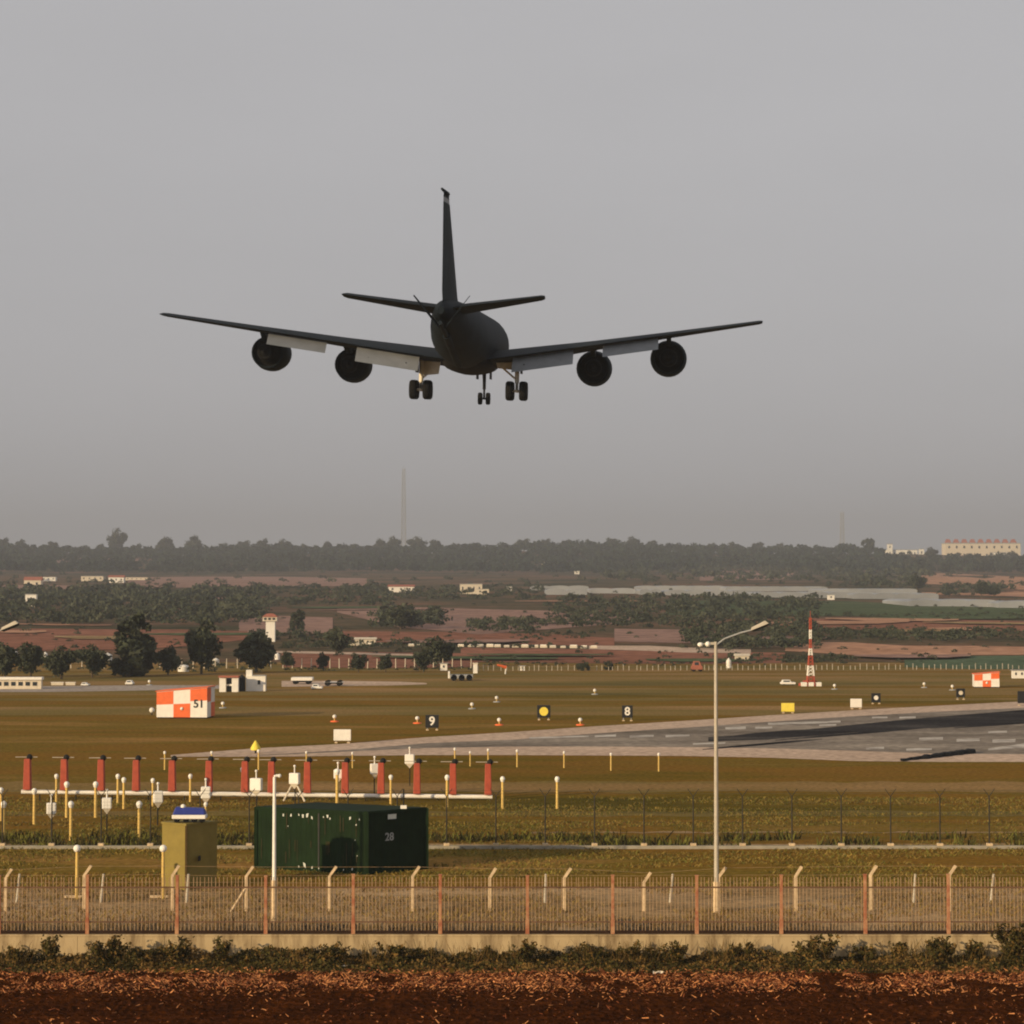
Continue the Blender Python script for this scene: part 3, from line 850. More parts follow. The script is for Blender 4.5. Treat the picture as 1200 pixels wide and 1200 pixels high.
for i, px in enumerate(bl):
    p = at(px, 756.5 + (px-410)*.012); s = p[1]/F
    if i == 0:
        b0 = thing("barrier_block", f"pale low barrier block along the far road, {ORD[i]} from the left", "barrier", p, "barrier blocks along the far road")
        MB().box((-3.6*s,0,0),(3.6*s,.6,2.4*s)).build("block", M_cream, b0, bevel=.05); MB().box((-3.3*s,.1,2.4*s),(3.3*s,.5,3.2*s)).build("top", M_white, b0)
    else: dup(b0, p, f"pale low barrier block along the far road, {ORD[i]} from the left", rnd.uniform(-.2,.2), rnd.uniform(.8,1.2))
house("long_shed", "long pale farm shed above the barrier blocks at centre", 428, 755, 24, 8, M_cream, 'gable', 4, rm=M_cream)

# far perimeter fence of pale posts
t = thing("perimeter_fence", "far fence of pale concrete posts along the airfield edge", "fence", gx(600, 385))
o0 = np.array(t.location); wr = MB(); last = None; k = 0
for px in np.arange(560, 1215, 6.6):
    y = 376 + (px - 560) * .012
    q = gx(px + rnd.uniform(-1.5, 1.5), y) - o0
    if k < 100:
        MB().box((q[0]-.05,q[1]-.05,-.1),(q[0]+.05,q[1]+.05,rnd.uniform(.6,1.0))).build("post", M_galv, t)
    if last is not None:
        for z in (.4,.8,1.1): wr.tube((last[0],last[1],z),(q[0],q[1],z),.012,n=4)
    last = q; k += 1
wr.build("wire", M_darkmetal, t)
t = thing("perimeter_fence", "far fence of leaning white posts under the left trees", "fence", gx(200, 382))
o0 = np.array(t.location); wr = MB(); last = None
for px in list(range(84, 330, 13)) + list(range(332, 560, 11)):
    y = 388; q = gx(px, y) - o0
    MB().tube((q[0],q[1],-.1),(q[0]+rnd.uniform(-.1,.1),q[1],1.6),.09,.07,6).build("post", M_cream, t)
    if last is not None:
        for z in (.6,1.2): wr.tube((last[0],last[1],z),(q[0],q[1],z),.012,n=4)
    last = q
wr.build("wire", M_darkmetal, t)

# red and white lattice mast
p = at(950, 804); s = p[1]/F
t = thing("radio_mast", "red and white lattice mast on a red frame base on the far grass", "mast", p)
secs = [(0,12,1),(12,24,0),(24,36,1),(36,44,0),(44,55,1),(55,66,0),(66,80,1)]
for z0, z1, c in secs:
    b = MB(); z0, z1 = z0*s, z1*s
    wA = lambda z: (4.6 - 3.4 * min(1, z/(46*s))) * s * (1 if z < 46*s else .8)
    n = 3
    for k in range(n):
        a, e = z0 + (z1-z0)*k/n, z0 + (z1-z0)*(k+1)/n
        A = [(sx*wA(a), sy*wA(a), a) for sx, sy in ((-1,-1),(1,-1),(1,1),(-1,1))]; B = [(sx*wA(e), sy*wA(e), e) for sx, sy in ((-1,-1),(1,-1),(1,1),(-1,1))]
        for j in range(4):
            b.tube(A[j],B[j],.07,n=5); b.tube(A[j],B[(j+1)%4],.045,n=4); b.tube(A[(j+1)%4],B[j],.045,n=4)
    b.build("lattice_section", M_antenna if c else M_white, t)
for q in (-11,-3,6):
    MB().box((q*s,-.6,0),((q+6)*s,.5,4.5*s)).build("base_block", M_white, t)
MB().box((-13*s,.6,0),(13*s,1.2,3.2*s)).box((-8*s,.65,3.2*s),(8*s,1.15,6.5*s)).build("base_frame", M_antenna, t)
MB().tube((0,0,80*s),(0,0,88*s),.04).build("tip_rod", M_antenna, t)

# ------------------------------------------------------------------ airfield signs and lights
def sign(label, x0, x1, y0, y1, yb, face, name="airfield_sign", txt=None, disc=None, cat="sign"):
    p = at((x0+x1)/2, yb); s = p[1]/F; W = (x1-x0)*s; z0, z1 = (yb-y1)*s, (yb-y0)*s
    t = thing(name, label, cat, p)
    MB().box((-W/2,0,z0),(W/2,.3,z1)).build("panel", face, t, bevel=.02)
    for q in (-.36, .36):
        MB().tube((q*W,.15,-.05),(q*W,.15,z0),.05,n=6).build("leg", M_grey, t)
        MB().box((q*W-.12,.0,-.02),(q*W+.12,.3,.1)).build("foot", M_conc, t)
    if txt:
        o = link_mesh("lettering", text_mesh(txt, (z1-z0)*.95, .01), t, (0,-.012,(z0+z1)/2)); o.data.materials.clear(); o.data.materials.append(M_white); o.rotation_euler = (R(90),0,0)
    if disc:
        d, r_ = disc
        o = MB().lathe([(W*r_,0),(W*r_,.012)], n=24).build("disc", d, t, (0,-.002,(z0+z1)/2)); o.rotation_euler = (R(90),0,0)
    return t
sign("blank white sign board on the grass left of the runway", 391, 411, 855, 868, 871, M_white)
sign("black square sign reading 9 on the grass beyond the runway", 498.5, 514, 838, 853, 856, M_black, txt="9")
sign("black square sign with a round yellow disc beyond the runway", 629.5, 645, 826.5, 841, 844, M_black, disc=(M_yellow, .33))
sign("black square sign reading 8 beyond the runway", 729, 741.5, 827, 841, 845, M_black, txt="8")
sign("plain yellow sign board beyond the runway", 916, 931, 824, 834, 836, M_yellow)
sign("plain white sign board right of the yellow one beyond the runway", 997, 1010, 819, 829, 831, M_white)
sign("small black sign with a white disc right of the plain white board", 1021.5, 1032, 812.5, 823, 825, M_black, disc=(M_white, .25))
sign("small black sign with a pale disc near the right end of the runway", 1121, 1131, 807, 817, 820, M_black, disc=(M_cream, .25))
sign("black sign cut by the right edge of the photo", 1193, 1205, 810, 824, 827, M_black)
p = at(299.5, 883); s = p[1]/F; t = thing("marker_board", "yellow rounded marker at the left tip of the runway", "marker", p)
MB().lathe([(5.5*s,0),(6*s,2*s),(4.5*s,5*s),(2.6*s,8*s),(.05,11*s)], n=14).build("cone", M_yellow, t, (0,0,4*s)); MB().tube((0,0,-.1),(0,0,5*s),.08).build("stem", M_darkmetal, t)

el = [(392,846,"orange"),(489,848,"orange"),(585,850,"orange"),(680,850,"orange"),(261,830,"white"),(553,831,"white"),(582,823,"white"),(697,814,"white"),(1083,806,"white"),(1116,809,"white"),(978,808,"white"),(175,803,"white")]
pr = {}
cnt = {"orange": 0, "white": 0}
order = {"orange": sorted(e[0] for e in el if e[2] == "orange"), "white": sorted(e[0] for e in el if e[2] == "white")}
for px, yb, c in el:
    p = at(px, yb); k = order[c].index(px)
    lab = (f"runway edge light on an orange base, {ORD[k]} from the left beyond the runway" if c == "orange" else f"small white light on the far grass, {ORD[k]} from the left")
    if c not in pr:
        t = thing("edge_light", lab, "light", p, f"{c} based edge lights")
        MB().lathe([(.42,-.03),(.40,.10),(.16,.14)], n=14).build("base", M_orange_paint if c == "orange" else M_grey, t)
        MB().tube((0,0,.14),(0,0,.4),.06).build("stem", M_stake, t); MB().ball((0,0,.52),.2).build("lamp", M_white, t); pr[c] = t
    else: dup(pr[c], p, lab, 0, 1.0)

# stake lights of the approach, rows by distance
rows = {"row nearest the mesh fence": [(4,943,985),(83,943,985),(163,943,986),(241,944,972)],
        "second row from the mesh fence": [(1,927,962),(40,928,966),(78,920,958),(112,920,958)],
        "row behind the antenna array": [(66,911,940),(138,911,941),(145,915,948),(179,916,945),(223,911,940),(284,903,935),(395,905,944),(458,912,942),(524,912,946),(589,914,948),(653,914,948)],
        "far row by the runway shoulder": [(193,884,902),(248,884,902),(303,882,902),(359,884,900),(413,885,900),(533,880,896),(551,884,898),(572,881,897),(606,882,899),(661,884,900),(716,886,903),(772,886,904)]}
proto = None
for rn, ls in rows.items():
    for i, (px, yt, yb) in enumerate(ls):
        p = at(px, yb); h = (yb - yt + 3.5) * p[1] / F
        lab = f"yellow stake light, {ORD[i]} from left in the {rn}"
        if proto is None:
            t = thing("stake_light", lab, "light", p, "approach lights on yellow stakes")
            MB().tube((0,0,-.02),(0,0,.90),.048,.042,8).build("stake", M_stake, t)
            MB().ball((0,0,.93),.085,12).lathe([(.055,.84),(.07,.88)], n=10).build("lamp", M_white, t)
            proto = t; t.scale = (h*.93, h*.93, h)
        else: dup(proto, p, lab, 0, (h*.93 if h < 2.2 else 2.0, h*.93 if h < 2.2 else 2.0, h))
for i, px in enumerate((90, 191)):
    p = at(px, 1053.5); h = 61 * p[1] / F
    t = thing("crossbar_light", ["yellow pole with a white ball head and crossbar at far left","yellow pole with a white ball head before the olive cabinet"][i], "light", p, "tall ball-headed lights behind the red fence")
    MB().tube((0,0,0),(0,0,h*.96),.075,.06,10).build("pole", M_stake, t)
    MB().ball((0,0,h*.96),.16,14).build("lamp", M_white, t)
    MB().box((-.55,-.05,.05),(.22,.05,.15)).build("crossbar", M_conc, t)

# white box lights on dark stems rising towards the runway
bx = [(60,940,956,11),(125,934,950,11),(185,926,943,11),(241,921,938,11),(300,911,929,14),(345,905,921,12),(396,901,914,10),(439,894,909,10),(480,883,897,11)]
for i, (px, y0, y1, wp) in enumerate(bx):
    p = at(px, y1 + 24); s = p[1]/F; z0, z1 = 24*s, (24+y1-y0)*s; W = wp*s
    t = thing("box_light", f"white box light on a dark stem, {ORD[i]} from the left in the slanting line", "light", p, "white box lights in a slanting line", rz=rnd.uniform(-.3,.3))
    MB().tube((0,.1,-.05),(0,.1,z0),.035,n=6).build("stem", M_darkmetal, t)
    MB().box((-W/2,-.15,z0+(z1-z0)*.12),(W/2,.2,z1*.97)).build("housing", M_white, t, bevel=.05)
    MB().add([(-W*.4,-.1,z0+(z1-z0)*.12),(W*.4,-.1,z0+(z1-z0)*.12),(W*.4,.15,z0+(z1-z0)*.12),(-W*.4,.15,z0+(z1-z0)*.12),(0,0,z0-.2)], [(0,1,4),(1,2,4),(2,3,4),(3,0,4)]).build("hopper", M_cream, t)
    MB().tube((0,.02,z1*.97),(0,.02,z1+.3),.04).ball((0,.02,z1+.35),.08).build("finial", M_white, t)
    if i == 5:
        MB().tube((W*.3,0,z0),(W*1.2,-.2,z0-.9),.06).tube((-W*.3,0,z0),(-W*1.0,-.2,z0-.9),.06).build("brace", M_cream, t)

# localizer antenna array
yA = 146.0
p = gx(302, yA); s = yA/F
t = thing("antenna_array", "row of red antenna panels along a long white boom", "antenna", p)
zb = (HC - (930-YH)*s)
xL, xR = (27-302)*s, (577-302)*s
MB().tube((xL,0,zb+3*s),(xR,0,zb-3*s),.13,.13,10).build("boom", M_white, t)
for k in range(13):
    x = xL + (xR-xL)*(k+.5)/13
    MB().tube((x,.05,-.05),(x,.05,zb),.04,n=6).build("support", M_darkmetal, t)
for px in (34,77,120,161,203,246,288,319,361,405,447,489,531,572):
    x = (px-302)*s; h0 = zb + .14 + (3-6*(px-27)/550)*s; h1 = h0 + 36*s
    a = MB().add([(x-.22,-.3,h0),(x+.22,-.3,h0),(x+.22,.3,h0),(x-.22,.3,h0),(x-.18,-.25,h1),(x+.18,-.25,h1),(x+.18,.25,h1),(x-.18,.25,h1)],
                 [(3,2,1,0),(4,5,6,7),(0,1,5,4),(1,2,6,5),(2,3,7,6),(3,0,4,7)]).build("antenna_panel", M_antenna, t, bevel=.03)
    MB().ball((x+.12,0,h1+.1),.19,10).build("tip_light", M_darkmetal, a)
    MB().tube((x-.75,0,h1+.1),(x+.6,0,h1+.1),.028,n=5).build("cross_arm", M_galv, a)

# black rubber strip on the runway shoulder
a, b_ = at(1056, 892), at(1142, 882)
t = thing("rubber_strip", "ragged black rubber strip lying across the runway shoulder", "strip", a)
v = b_ - a; b = MB(); pr_ = None
rings = []
for k in range(26):
    q = v * k / 25; wd = .5 + .25 * math.sin(k*1.7) + (.35 if k > 6 else 0); hh = .12 + .14*k/25 + rnd.uniform(0,.08)
    rings.append([(q[0], q[1]-wd, .03), (q[0], q[1]+wd, .03), (q[0], q[1]+wd*.6, .03+hh), (q[0], q[1]-wd*.6, .03+hh)])
b.rings(rings, 0, False).build("strip", M_tyre, t)

# ------------------------------------------------------------------ mesh fence on kerb
y2 = 119.0
t = thing("mesh_fence", "dark wire mesh fence with Y-topped posts on a low kerb", "fence", (0, y2, 0))
MB().box((-45,-.12,-.05),(45,.12,.16)).build("kerb", mat("kerb_concrete", (.30,.27,.21), .9, .2, 1.5), t)
xs2 = [(px-600)/F*y2 for px in np.arange(-110, 1310, 57.6)]
for x in xs2:
    b = MB().tube((x,0,.16),(x,0,2.6),.042,.036,6)
    b.tube((x,0,2.6),(x-.28,0,3.0),.022,.018,5).tube((x,0,2.6),(x+.28,0,3.0),.022,.018,5)
    b.build("post", M_meshpost, t)
    MB().box((x-.14,-.14,.16),(x+.14,.14,.28)).build("footing", M_conc, t)
def mesh_panel(x0, x1, z0, z1, step, r_, parent, m, y=0):
    b = MB(); n = int((z1-z0)/step)
    for k in range(n+1): b.tube((x0,y,z0+(z1-z0)*k/n),(x1,y,z0+(z1-z0)*k/n),r_,n=3,caps=False)
    n = int((x1-x0)/step)
    for k in range(n): b.tube((x0+(x1-x0)*(k+.5)/n,y,z0),(x0+(x1-x0)*(k+.5)/n,y,z1),r_,n=3,caps=False)
    return b.build("mesh_panel", m, parent)
M_wire = mat("mesh_wire", (.07,.065,.045), .7, .2, 3.0)
for a, b_ in zip(xs2, xs2[1:]): mesh_panel(a+.06, b_-.06, .3, 2.5, .16, .0035, t, M_wire)
bw = MB()
for z, dx in ((2.75,0.1),(2.9,.2)):
    bw.tube((xs2[0],-.02,z),(xs2[-1],-.02,z),.008,n=4)
bw.build("barbed_wire", M_wire, t)

# ------------------------------------------------------------------ green container shed
cc = at(430, 1025); s = cc[1]/F
t = thing("green_shed", "dark green metal container shed with peeling paint behind the fences", "shed", cc, rz=0)
h = 72*s
uL = Vector((-137*s, 2.6, 0)); uR = Vector((68*s, 2.2, 0))
def wallquad(o, u, z0, z1, off, a=0., b_=1.):
    nrm = Vector((u.y, -u.x, 0)).normalized()
    if nrm.y > 0: nrm = -nrm
    p0, p1 = o + u*a + nrm*off, o + u*b_ + nrm*off
    return [p0 + Vector((0,0,z0)), p1 + Vector((0,0,z0)), p1 + Vector((0,0,z1)), p0 + Vector((0,0,z1))]
O = Vector((0,0,0))
b = MB()
def corr(o, u, n):
    nrm = Vector((u.y, -u.x, 0)).normalized()
    if nrm.y > 0: nrm = -nrm
    L = []
    for k in range(n):
        for q, off in ((0,0),(.3,.0),(.42,-.010),(.88,-.010)):
            L.append(o + u*((k+q)/n) + nrm*off)
    L.append(o+u)
    return [[p + Vector((0,0,.12)) for p in L], [p + Vector((0,0,h-.1)) for p in L]]
side = MB().rings(corr(O, uL, 22), 0, False, False, False)
rw = MB().rings(corr(O, uR, 10), 0, False, False, False).build("end_wall", M_green_box, t)
MB().rings(corr(uR, uL, 22), 0, False, False, False).rings(corr(uL, uR, 10), 0, False, False, False).build("rear_wall", M_green_box, t)
def frame(o, u):
    b = MB(); M_ = Matrix.Translation(o) @ Matrix.Rotation(math.atan2(u.y, u.x), 4, 'Z'); L = u.length
    MB().box((-.06,-.05,0),(L+.06,.05,.12),0,M_).build("bottom_rail", M_green_box, t)
    MB().box((-.06,-.05,h-.1),(L+.06,.05,h),0,M_).build("top_rail", M_green_box, t)
for q in ((O,uL),(O,uR),(uR,uL),(uL,uR)): frame(*q)
for q in (O, uL, uR, uL+uR): MB().box((q.x-.075,q.y-.075,-.02),(q.x+.075,q.y+.075,h+.02)).build("corner_post", M_green_box, t)
q4 = [O, uR, uL+uR, uL]
MB().add([p*1 + Vector((0,0,h+.004)) for p in q4] + [p + Vector((0,0,h+.05)) for p in q4], [(3,2,1,0),(4,5,6,7),(0,1,5,4),(1,2,6,5),(2,3,7,6),(3,0,4,7)]).build("roof", M_green_box, t)
# door seams, paint chips, panel, number
b = MB()
for a in (.42,): side.add(wallquad(O,uL,.15,h-.12,.03,a,a+.012), [(0,1,2,3)], 3)
M_chip = mat("bare_primer_chip", (.55,.56,.5), .8, .2, 4.0)
b = MB(); r_ = random.Random(5)
for (a, zz, sz) in [(.26,.9,.06),(.33,.91,.07),(.40,.92,.05),(.44,.90,.10),(.48,.91,.12),(.52,.88,.08),(.62,.9,.05),(.66,.91,.08),(.68,.88,.05),(.14,.9,.07),(.06,.89,.05),(.30,.72,.04),(.12,.08,.07),(.40,.07,.05),(.46,.1,.13),(.52,.07,.06),(.58,.06,.05),(.2,.06,.04),(.08,.3,.03),(.1,.55,.03),(.09,.8,.04)]:
    aa = 1 - a if a > .2 else a
    q = wallquad(O,uL,h*zz-sz,h*zz+sz*.7,.035,aa,aa+sz/uL.length)
    cq = sum(q, Vector())/4
    side.add([cq + (p-cq)*r_.uniform(.6,1.3) for p in q], [(0,1,2,3)], 1)
for k in range(26):
    aa = r_.uniform(.04, .96); z1_ = h * r_.choice([.9, .93, .5, .3]); ln = h * r_.uniform(.1, .35); q = wallquad(O,uL,max(.15,z1_-ln),z1_,.026,aa,aa+r_.uniform(.003,.008))
    side.add(q, [(0,1,2,3)], 2)
side.build("side_wall", [M_green_box, M_chip, mat("rust_streak", (.045,.038,.018), .9, .3, 6.0), M_black], t)
q = wallquad(O,uR,h*.87,h*.95,.06,.33,.47); MB().add(q, [(0,1,2,3)]).build("vent_plate", M_chip, rw)
o = link_mesh("lettering", text_mesh("28", .5, .003), rw); o.data.materials.clear(); o.data.materials.append(mat("faded_white_lettering", (.32,.33,.31), .8, .3, 8.0))
o.location = uR*.36 + Vector((uR.y, -uR.x, 0)).normalized()*.05 + Vector((0,0,h*.58)); o.rotation_euler = (R(90),0,math.atan2(uR.y,uR.x))
p = at_depth(473, 944, cc[1]+1.5)
q = Vector(p) - Vector(cc)
MB().box((q.x-.14,q.y-.1,h+.05),(q.x+.14,q.y+.1,h+.2)).build("roof_lamp_base", M_white, t); MB().tube((q.x,q.y,h+.2),(q.x,q.y,h+.95),.03).build("roof_rod", M_darkmetal, t)

# olive cabinet and blue unit on it
oc = at(218, 1043.5); s = oc[1]/F
t = thing("olive_cabinet", "olive green metal cabinet behind the red fence", "cabinet", oc)
h = 75*s; a_, c_ = Vector((-32*s, .95, 0)), Vector((32*s, 1.2, 0))
q4 = [O, c_, a_+c_, a_]
MB().add([p for p in q4] + [p + Vector((0,0,h)) for p in q4], [(3,2,1,0),(0,1,5,4),(1,2,6,5),(2,3,7,6),(3,0,4,7)]).build("body", M_olive, t)
k = 1.04; ct = (a_+c_)/2
MB().add([ct+(p-ct)*k + Vector((0,0,h+.003)) for p in q4] + [ct+(p-ct)*k + Vector((0,0,h+.09)) for p in q4], [(3,2,1,0),(4,5,6,7),(0,1,5,4),(1,2,6,5),(2,3,7,6),(3,0,4,7)]).build("lid", M_olive, t)
MB().box((-.045,-.05,0),(.045,.03,h)).build("corner_strip", mat("dark_brown_strip", (.07,.045,.018), .8, .2, 3.0), t)
MB().add(wallquad(O,c_,h*.06,h*.92,.012,.08,.92), [(0,1,2,3)]).build("door", M_olive, t)
MB().box((.5,.1,h*.45),(.56,.62,h*.52)).build("handle", M_darkmetal, t)
bu = Vector(oc) + Vector((0.05, .75, h+.09))
t = thing("blue_unit", "blue box unit with white skirt and dark feet on the olive cabinet", "equipment", bu)
MB().add([(-.72,-.3,.34),(.70,-.3,.34),(.70,.35,.34),(-.72,.35,.34),(-.60,-.22,.66),(.62,-.22,.6),(.62,.25,.6),(-.60,.25,.66)], [(3,2,1,0),(4,5,6,7),(0,1,5,4),(1,2,6,5),(2,3,7,6),(3,0,4,7)]).build("cover", M_blue, t, bevel=.04)
MB().box((-.74,-.32,.16),(.72,.36,.335)).build("skirt", M_white, t, bevel=.03)
for x in (-.55,-.15,.2,.55): MB().lathe([(.11,0),(.11,.5)], (x,-.28,.11), 'y', 12).build("foot", M_tyre, t)
MB().ball((-.28,-.1,.68),.11).build("cap", M_white, t)

# ------------------------------------------------------------------ lamp posts
def lamp_post(label, px):
    yb = 95.5; g = gx(px, yb); s = yb/F; h = (1068-752)*s
    t = thing("lamp_post", label, "street lamp", g)
    MB().tube((0,0,0),(0,0,1.25),.14,.13,12).build("base_sleeve", M_conc, t)
    MB().tube((0,0,1.25),(0,0,h),.095,.065,12).build("pole", M_galv, t)
    MB().path([(0,0,h-.15),(.35,-.02,h+.12),(1.0,-.05,h+.36),(1.55,-.1,h+.5)], .035, 8).build("arm", M_grey, t)
    hd = MB()
    Mx = Matrix.Translation((1.75,-.12,h+.62)) @ Matrix.Rotation(R(-22), 4, 'Y')
    hd.add([Mx @ Vector(p) for p in [(-.38,-.12,-.02),(.38,-.14,-.02),(.38,.14,-.02),(-.38,.12,-.02),(-.32,-.07,.08),(.3,-.08,.13),(.3,.08,.13),(-.32,.07,.08)]], [(4,5,6,7),(0,1,5,4),(1,2,6,5),(2,3,7,6),(3,0,4,7)])
    lh = hd.build("lamp_head", M_galv, t, bevel=.02)
    MB().add([Mx @ Vector(p) for p in [(-.38,-.12,-.025),(.38,-.14,-.025),(.38,.14,-.025),(-.38,.12,-.025),(-.3,-.1,-.11),(.3,-.1,-.11),(.3,.1,-.11),(-.3,.1,-.11)]], [(4,7,6,5),(0,4,5,1),(1,5,6,2),(2,6,7,3),(3,7,4,0)]).build("lens", M_darkmetal, lh)
    MB().box((-.22,-.05,h-.12),(-.02,.05,h-.02)).tube((-.2,0,h-.07),(-.5,0,h-.1),.03,n=6).build("bracket", M_galv, t)
    MB().ball((-.32,0,h-.1),.11).ball((-.62,0,h-.12),.12,sz=.8).build("flood_lamp", M_white, t)
    return t
lamp_post("tall pale lamp post with curved arm right of centre", 838.5)
lamp_post("lamp post at the left edge with only its lamp head in view", -38)
g = gx(322.5, 92.6); s = 92.6/F
t = thing("white_pole", "slim white pole with a bent tip before the green shed", "pole", g)
MB().tube((0,0,0),(0,0,50*s),.10,.10,10).build("sleeve", M_conc, t)
MB().tube((0,0,50*s),(0,0,170*s),.075,.06,10).build("pole", M_white, t)
MB().path([(0,0,170*s),(.05,0,171.5*s),(.2,0,171.5*s)], .055, 8).ball((.2,0,171.3*s),.075).build("tip", M_white, t)

# ------------------------------------------------------------------ concrete posts with bent tops
yc = 96.0
t = thing("concrete_post_fence", "cream concrete fence posts with bent tops behind the red fence", "fence", (0, yc, 0))
cp = []
for px, yt in [(-84,1016),(9,1016),(101,1012),(204,1012),(290,1013),(387,1013),(484,1013),(574,1015),(661,1015),(754,1020),(841,1014),(931,1013),(1018,1012),(1110,1012),(1202,1012),(1290,1012)]:
    x = (px-600)/F*yc; top = HC - (yt-YH)*yc/F; kn = top - .42
    q = .065
    b = MB().add([(x-q,-q,-.1),(x+q,-q,-.1),(x+q,q,-.1),(x-q,q,-.1),(x-q*.9,-q,kn),(x+q*.9,-q,kn),(x+q*.9,q,kn),(x-q*.9,q,kn)], [(0,1,5,4),(1,2,6,5),(2,3,7,6),(3,0,4,7)])
    e = x + .27 + rnd.uniform(-.03,.03)
    b.add([(x-q*.9,-q,kn),(x+q*.9,-q,kn),(x+q*.9,q,kn),(x-q*.9,q,kn),(e-.05,-.05,top),(e+.05,-.05,top-.05),(e+.05,.05,top-.05),(e-.05,.05,top)], [(0,1,5,4),(1,2,6,5),(2,3,7,6),(3,0,4,7),(4,5,6,7)])
    b.build("post", M_conc, t); cp.append((x, kn, e, top))
    if px in (290, 577):
        MB().tube((x-.05,-.05,.9),(x-.6,-.3,.0),.05,n=6).build("stay", M_conc, t)
wr = MB()
for (a, b_) in zip(cp, cp[1:]):
    for z in (.35,.75,1.15,1.45): wr.tube((a[0],0,z),(b_[0],0,z+rnd.uniform(-.03,.03)),.007,n=4,caps=False)
    wr.tube((a[2],0,a[3]-.05),(b_[2],0,b_[3]-.05),.007,n=4,caps=False)
wr.build("wire", M_rust, t)
t = thing("low_post_row", "short leaning cream stakes on the dusty ground behind the fences", "posts", (0, 98.5, 0))
for px in (24, 122, 222, 640, 786, 1070, 1160):
    x = (px-600)/F*98.5
    b = MB().tube((x-.06,0,-.05),(x+rnd.uniform(-.02,.08),0,1.2),.065,.05,7).build("stake", M_galv, t)

# ------------------------------------------------------------------ red picket fence on concrete wall
y1 = 84.0
ztop, zw = HC - (1025-YH)*y1/F, HC - (1092-YH)*y1/F
t = thing("concrete_wall", "stained pale concrete wall under the red fence", "wall", (0, y1, 0))
b = MB(); xb = np.arange(-33.66, 33.7, 3.06)
for a, c_ in zip(xb, xb[1:]): b.box((a+.006,-.16,-.2),(c_-.006,.16,zw-.05+rnd.uniform(-.004,.004)))
b.build("panel", M_wall, t)
MB().box((-33.66,-.19,zw-.06),(33.66,.19,zw)).build("coping", M_wall, t)
t = thing("picket_fence", "faded red steel picket fence standing on the concrete wall", "fence", (0, y1, zw))
posts = [-511,-409,-307,-205,-102,2,105,209.5,313,415,516.5,618,717.5,815.5,914,1012,1109,1207,1304,1400,1500,1600,1700]
hf = ztop - zw
px2x = lambda q: (q-600)/F*y1
for q in posts:
    x = px2x(q); hh = hf + rnd.uniform(-.03,.05)
    tilt = rnd.uniform(-.02,.02)
    b = MB().box((x-.068,-.068,.0),(x+.068,.068,.5)); b.box((x-.054+tilt*.3,-.054,.5),(x+.054+tilt*.3,.054,hh)); b.box((x-.066+tilt*.3,-.066,hh),(x+.066+tilt*.3,.066,hh+.04))
    b.build("post", M_redpost, t, bevel=.01)
for a, c_ in zip(posts, posts[1:]):
    xa, xc = px2x(a)+.08, px2x(c_)-.08
    b = MB().box((xa,-.03,.0),(xc,.03,.12),2).box((xa,-.025,hf-.42),(xc,.025,hf-.37),1).box((xa,-.025,.40),(xc,.025,.44),1)
    n = 22
    for k in range(n):
        x = xa + (xc-xa)*(k+.5)/n + rnd.uniform(-.015,.015); l_ = rnd.uniform(-.02,.02)
        b.add([(x-.011,-.012,.12),(x+.011,-.012,.12),(x+.011,.012,.12),(x-.011,.012,.12),(x-.011+l_,-.012,hf-.04),(x+.011+l_,-.012,hf-.04),(x+.011+l_,.012,hf-.04),(x-.011+l_,.012,hf-.04)],
              [(0,1,5,4),(1,2,6,5),(2,3,7,6),(3,0,4,7),(4,5,6,7)])
    b.build("picket_panel", [M_rust, M_railrust, M_railbase], t)

# ------------------------------------------------------------------ near plants
def leaf_shrub(h, wd, n, seed):
    r_ = np.random.default_rng(seed)
    C = []
    nst = 16
    a = r_.uniform(0, 6.28, nst); rad = r_.uniform(.1, 1, nst)*wd*.5; hh = h*r_.uniform(.55, 1.05, nst)
    k = r_.integers(0, nst, n); tt = r_.uniform(.1, 1, n)**.7
    C = np.stack([rad[k]*np.cos(a[k])*tt, rad[k]*np.sin(a[k])*tt, hh[k]*tt], 1) + r_.normal(size=(n,3))*np.array([.08,.08,.06])*h
    C[:,2] = np.abs(C[:,2])
    return C
shr = [(18,1108,.45,.9),(62,1098,.75,1.0),(128,1097,.85,1.5),(160,1110,.6,1.2),(214,1096,.8,.8),(262,1099,.8,.7),(392,1104,.45,1.2),(468,1106,.45,1.6),(572,1108,.5,.6),(614,1100,.7,.7),(700,1108,.55,1.3),
       (745,1104,.65,1.2),(790,1103,.7,1.2),(870,1106,.6,1.6),(955,1095,.95,1.5),(1010,1106,.6,1.0),(1052,1102,.7,.8),(1100,1096,.95,1.5),(1140,1100,.8,1.0),(1186,1078,1.55,1.3)]
for i, (px, yt, hh, wd) in enumerate(shr):
    yb = rnd.uniform(82.2, 83.0); g = gx(px, yb)
    h = (HC - (yt-YH)*yb/F)
    t = thing("wall_shrub", f"dark leafy shrub at the foot of the concrete wall, {ORD[i]} from the left" if i < 19 else "tallest dark shrub at the right end of the concrete wall", "shrub", g, "shrubs along the concrete wall")
    n = int(700*max(.6, h*wd)); C = leaf_shrub(h, wd*1.15, n, 50+i)
    U, V = leaf_axes(n, .035, 1.7)
    link_mesh("foliage", quads("foliage", C, U, V, [M_scrub, M_scrub2], (rng.uniform(size=n) < .28).astype(int)), t)
    b = MB()
    for k in range(6):
        a = rnd.uniform(0, 6.28); b.tube((0,0,-.03),(math.cos(a)*wd*.35,math.sin(a)*wd*.3,h*rnd.uniform(.6,.95)),.012,.005,5)
    b.build("stems", M_bark, t)

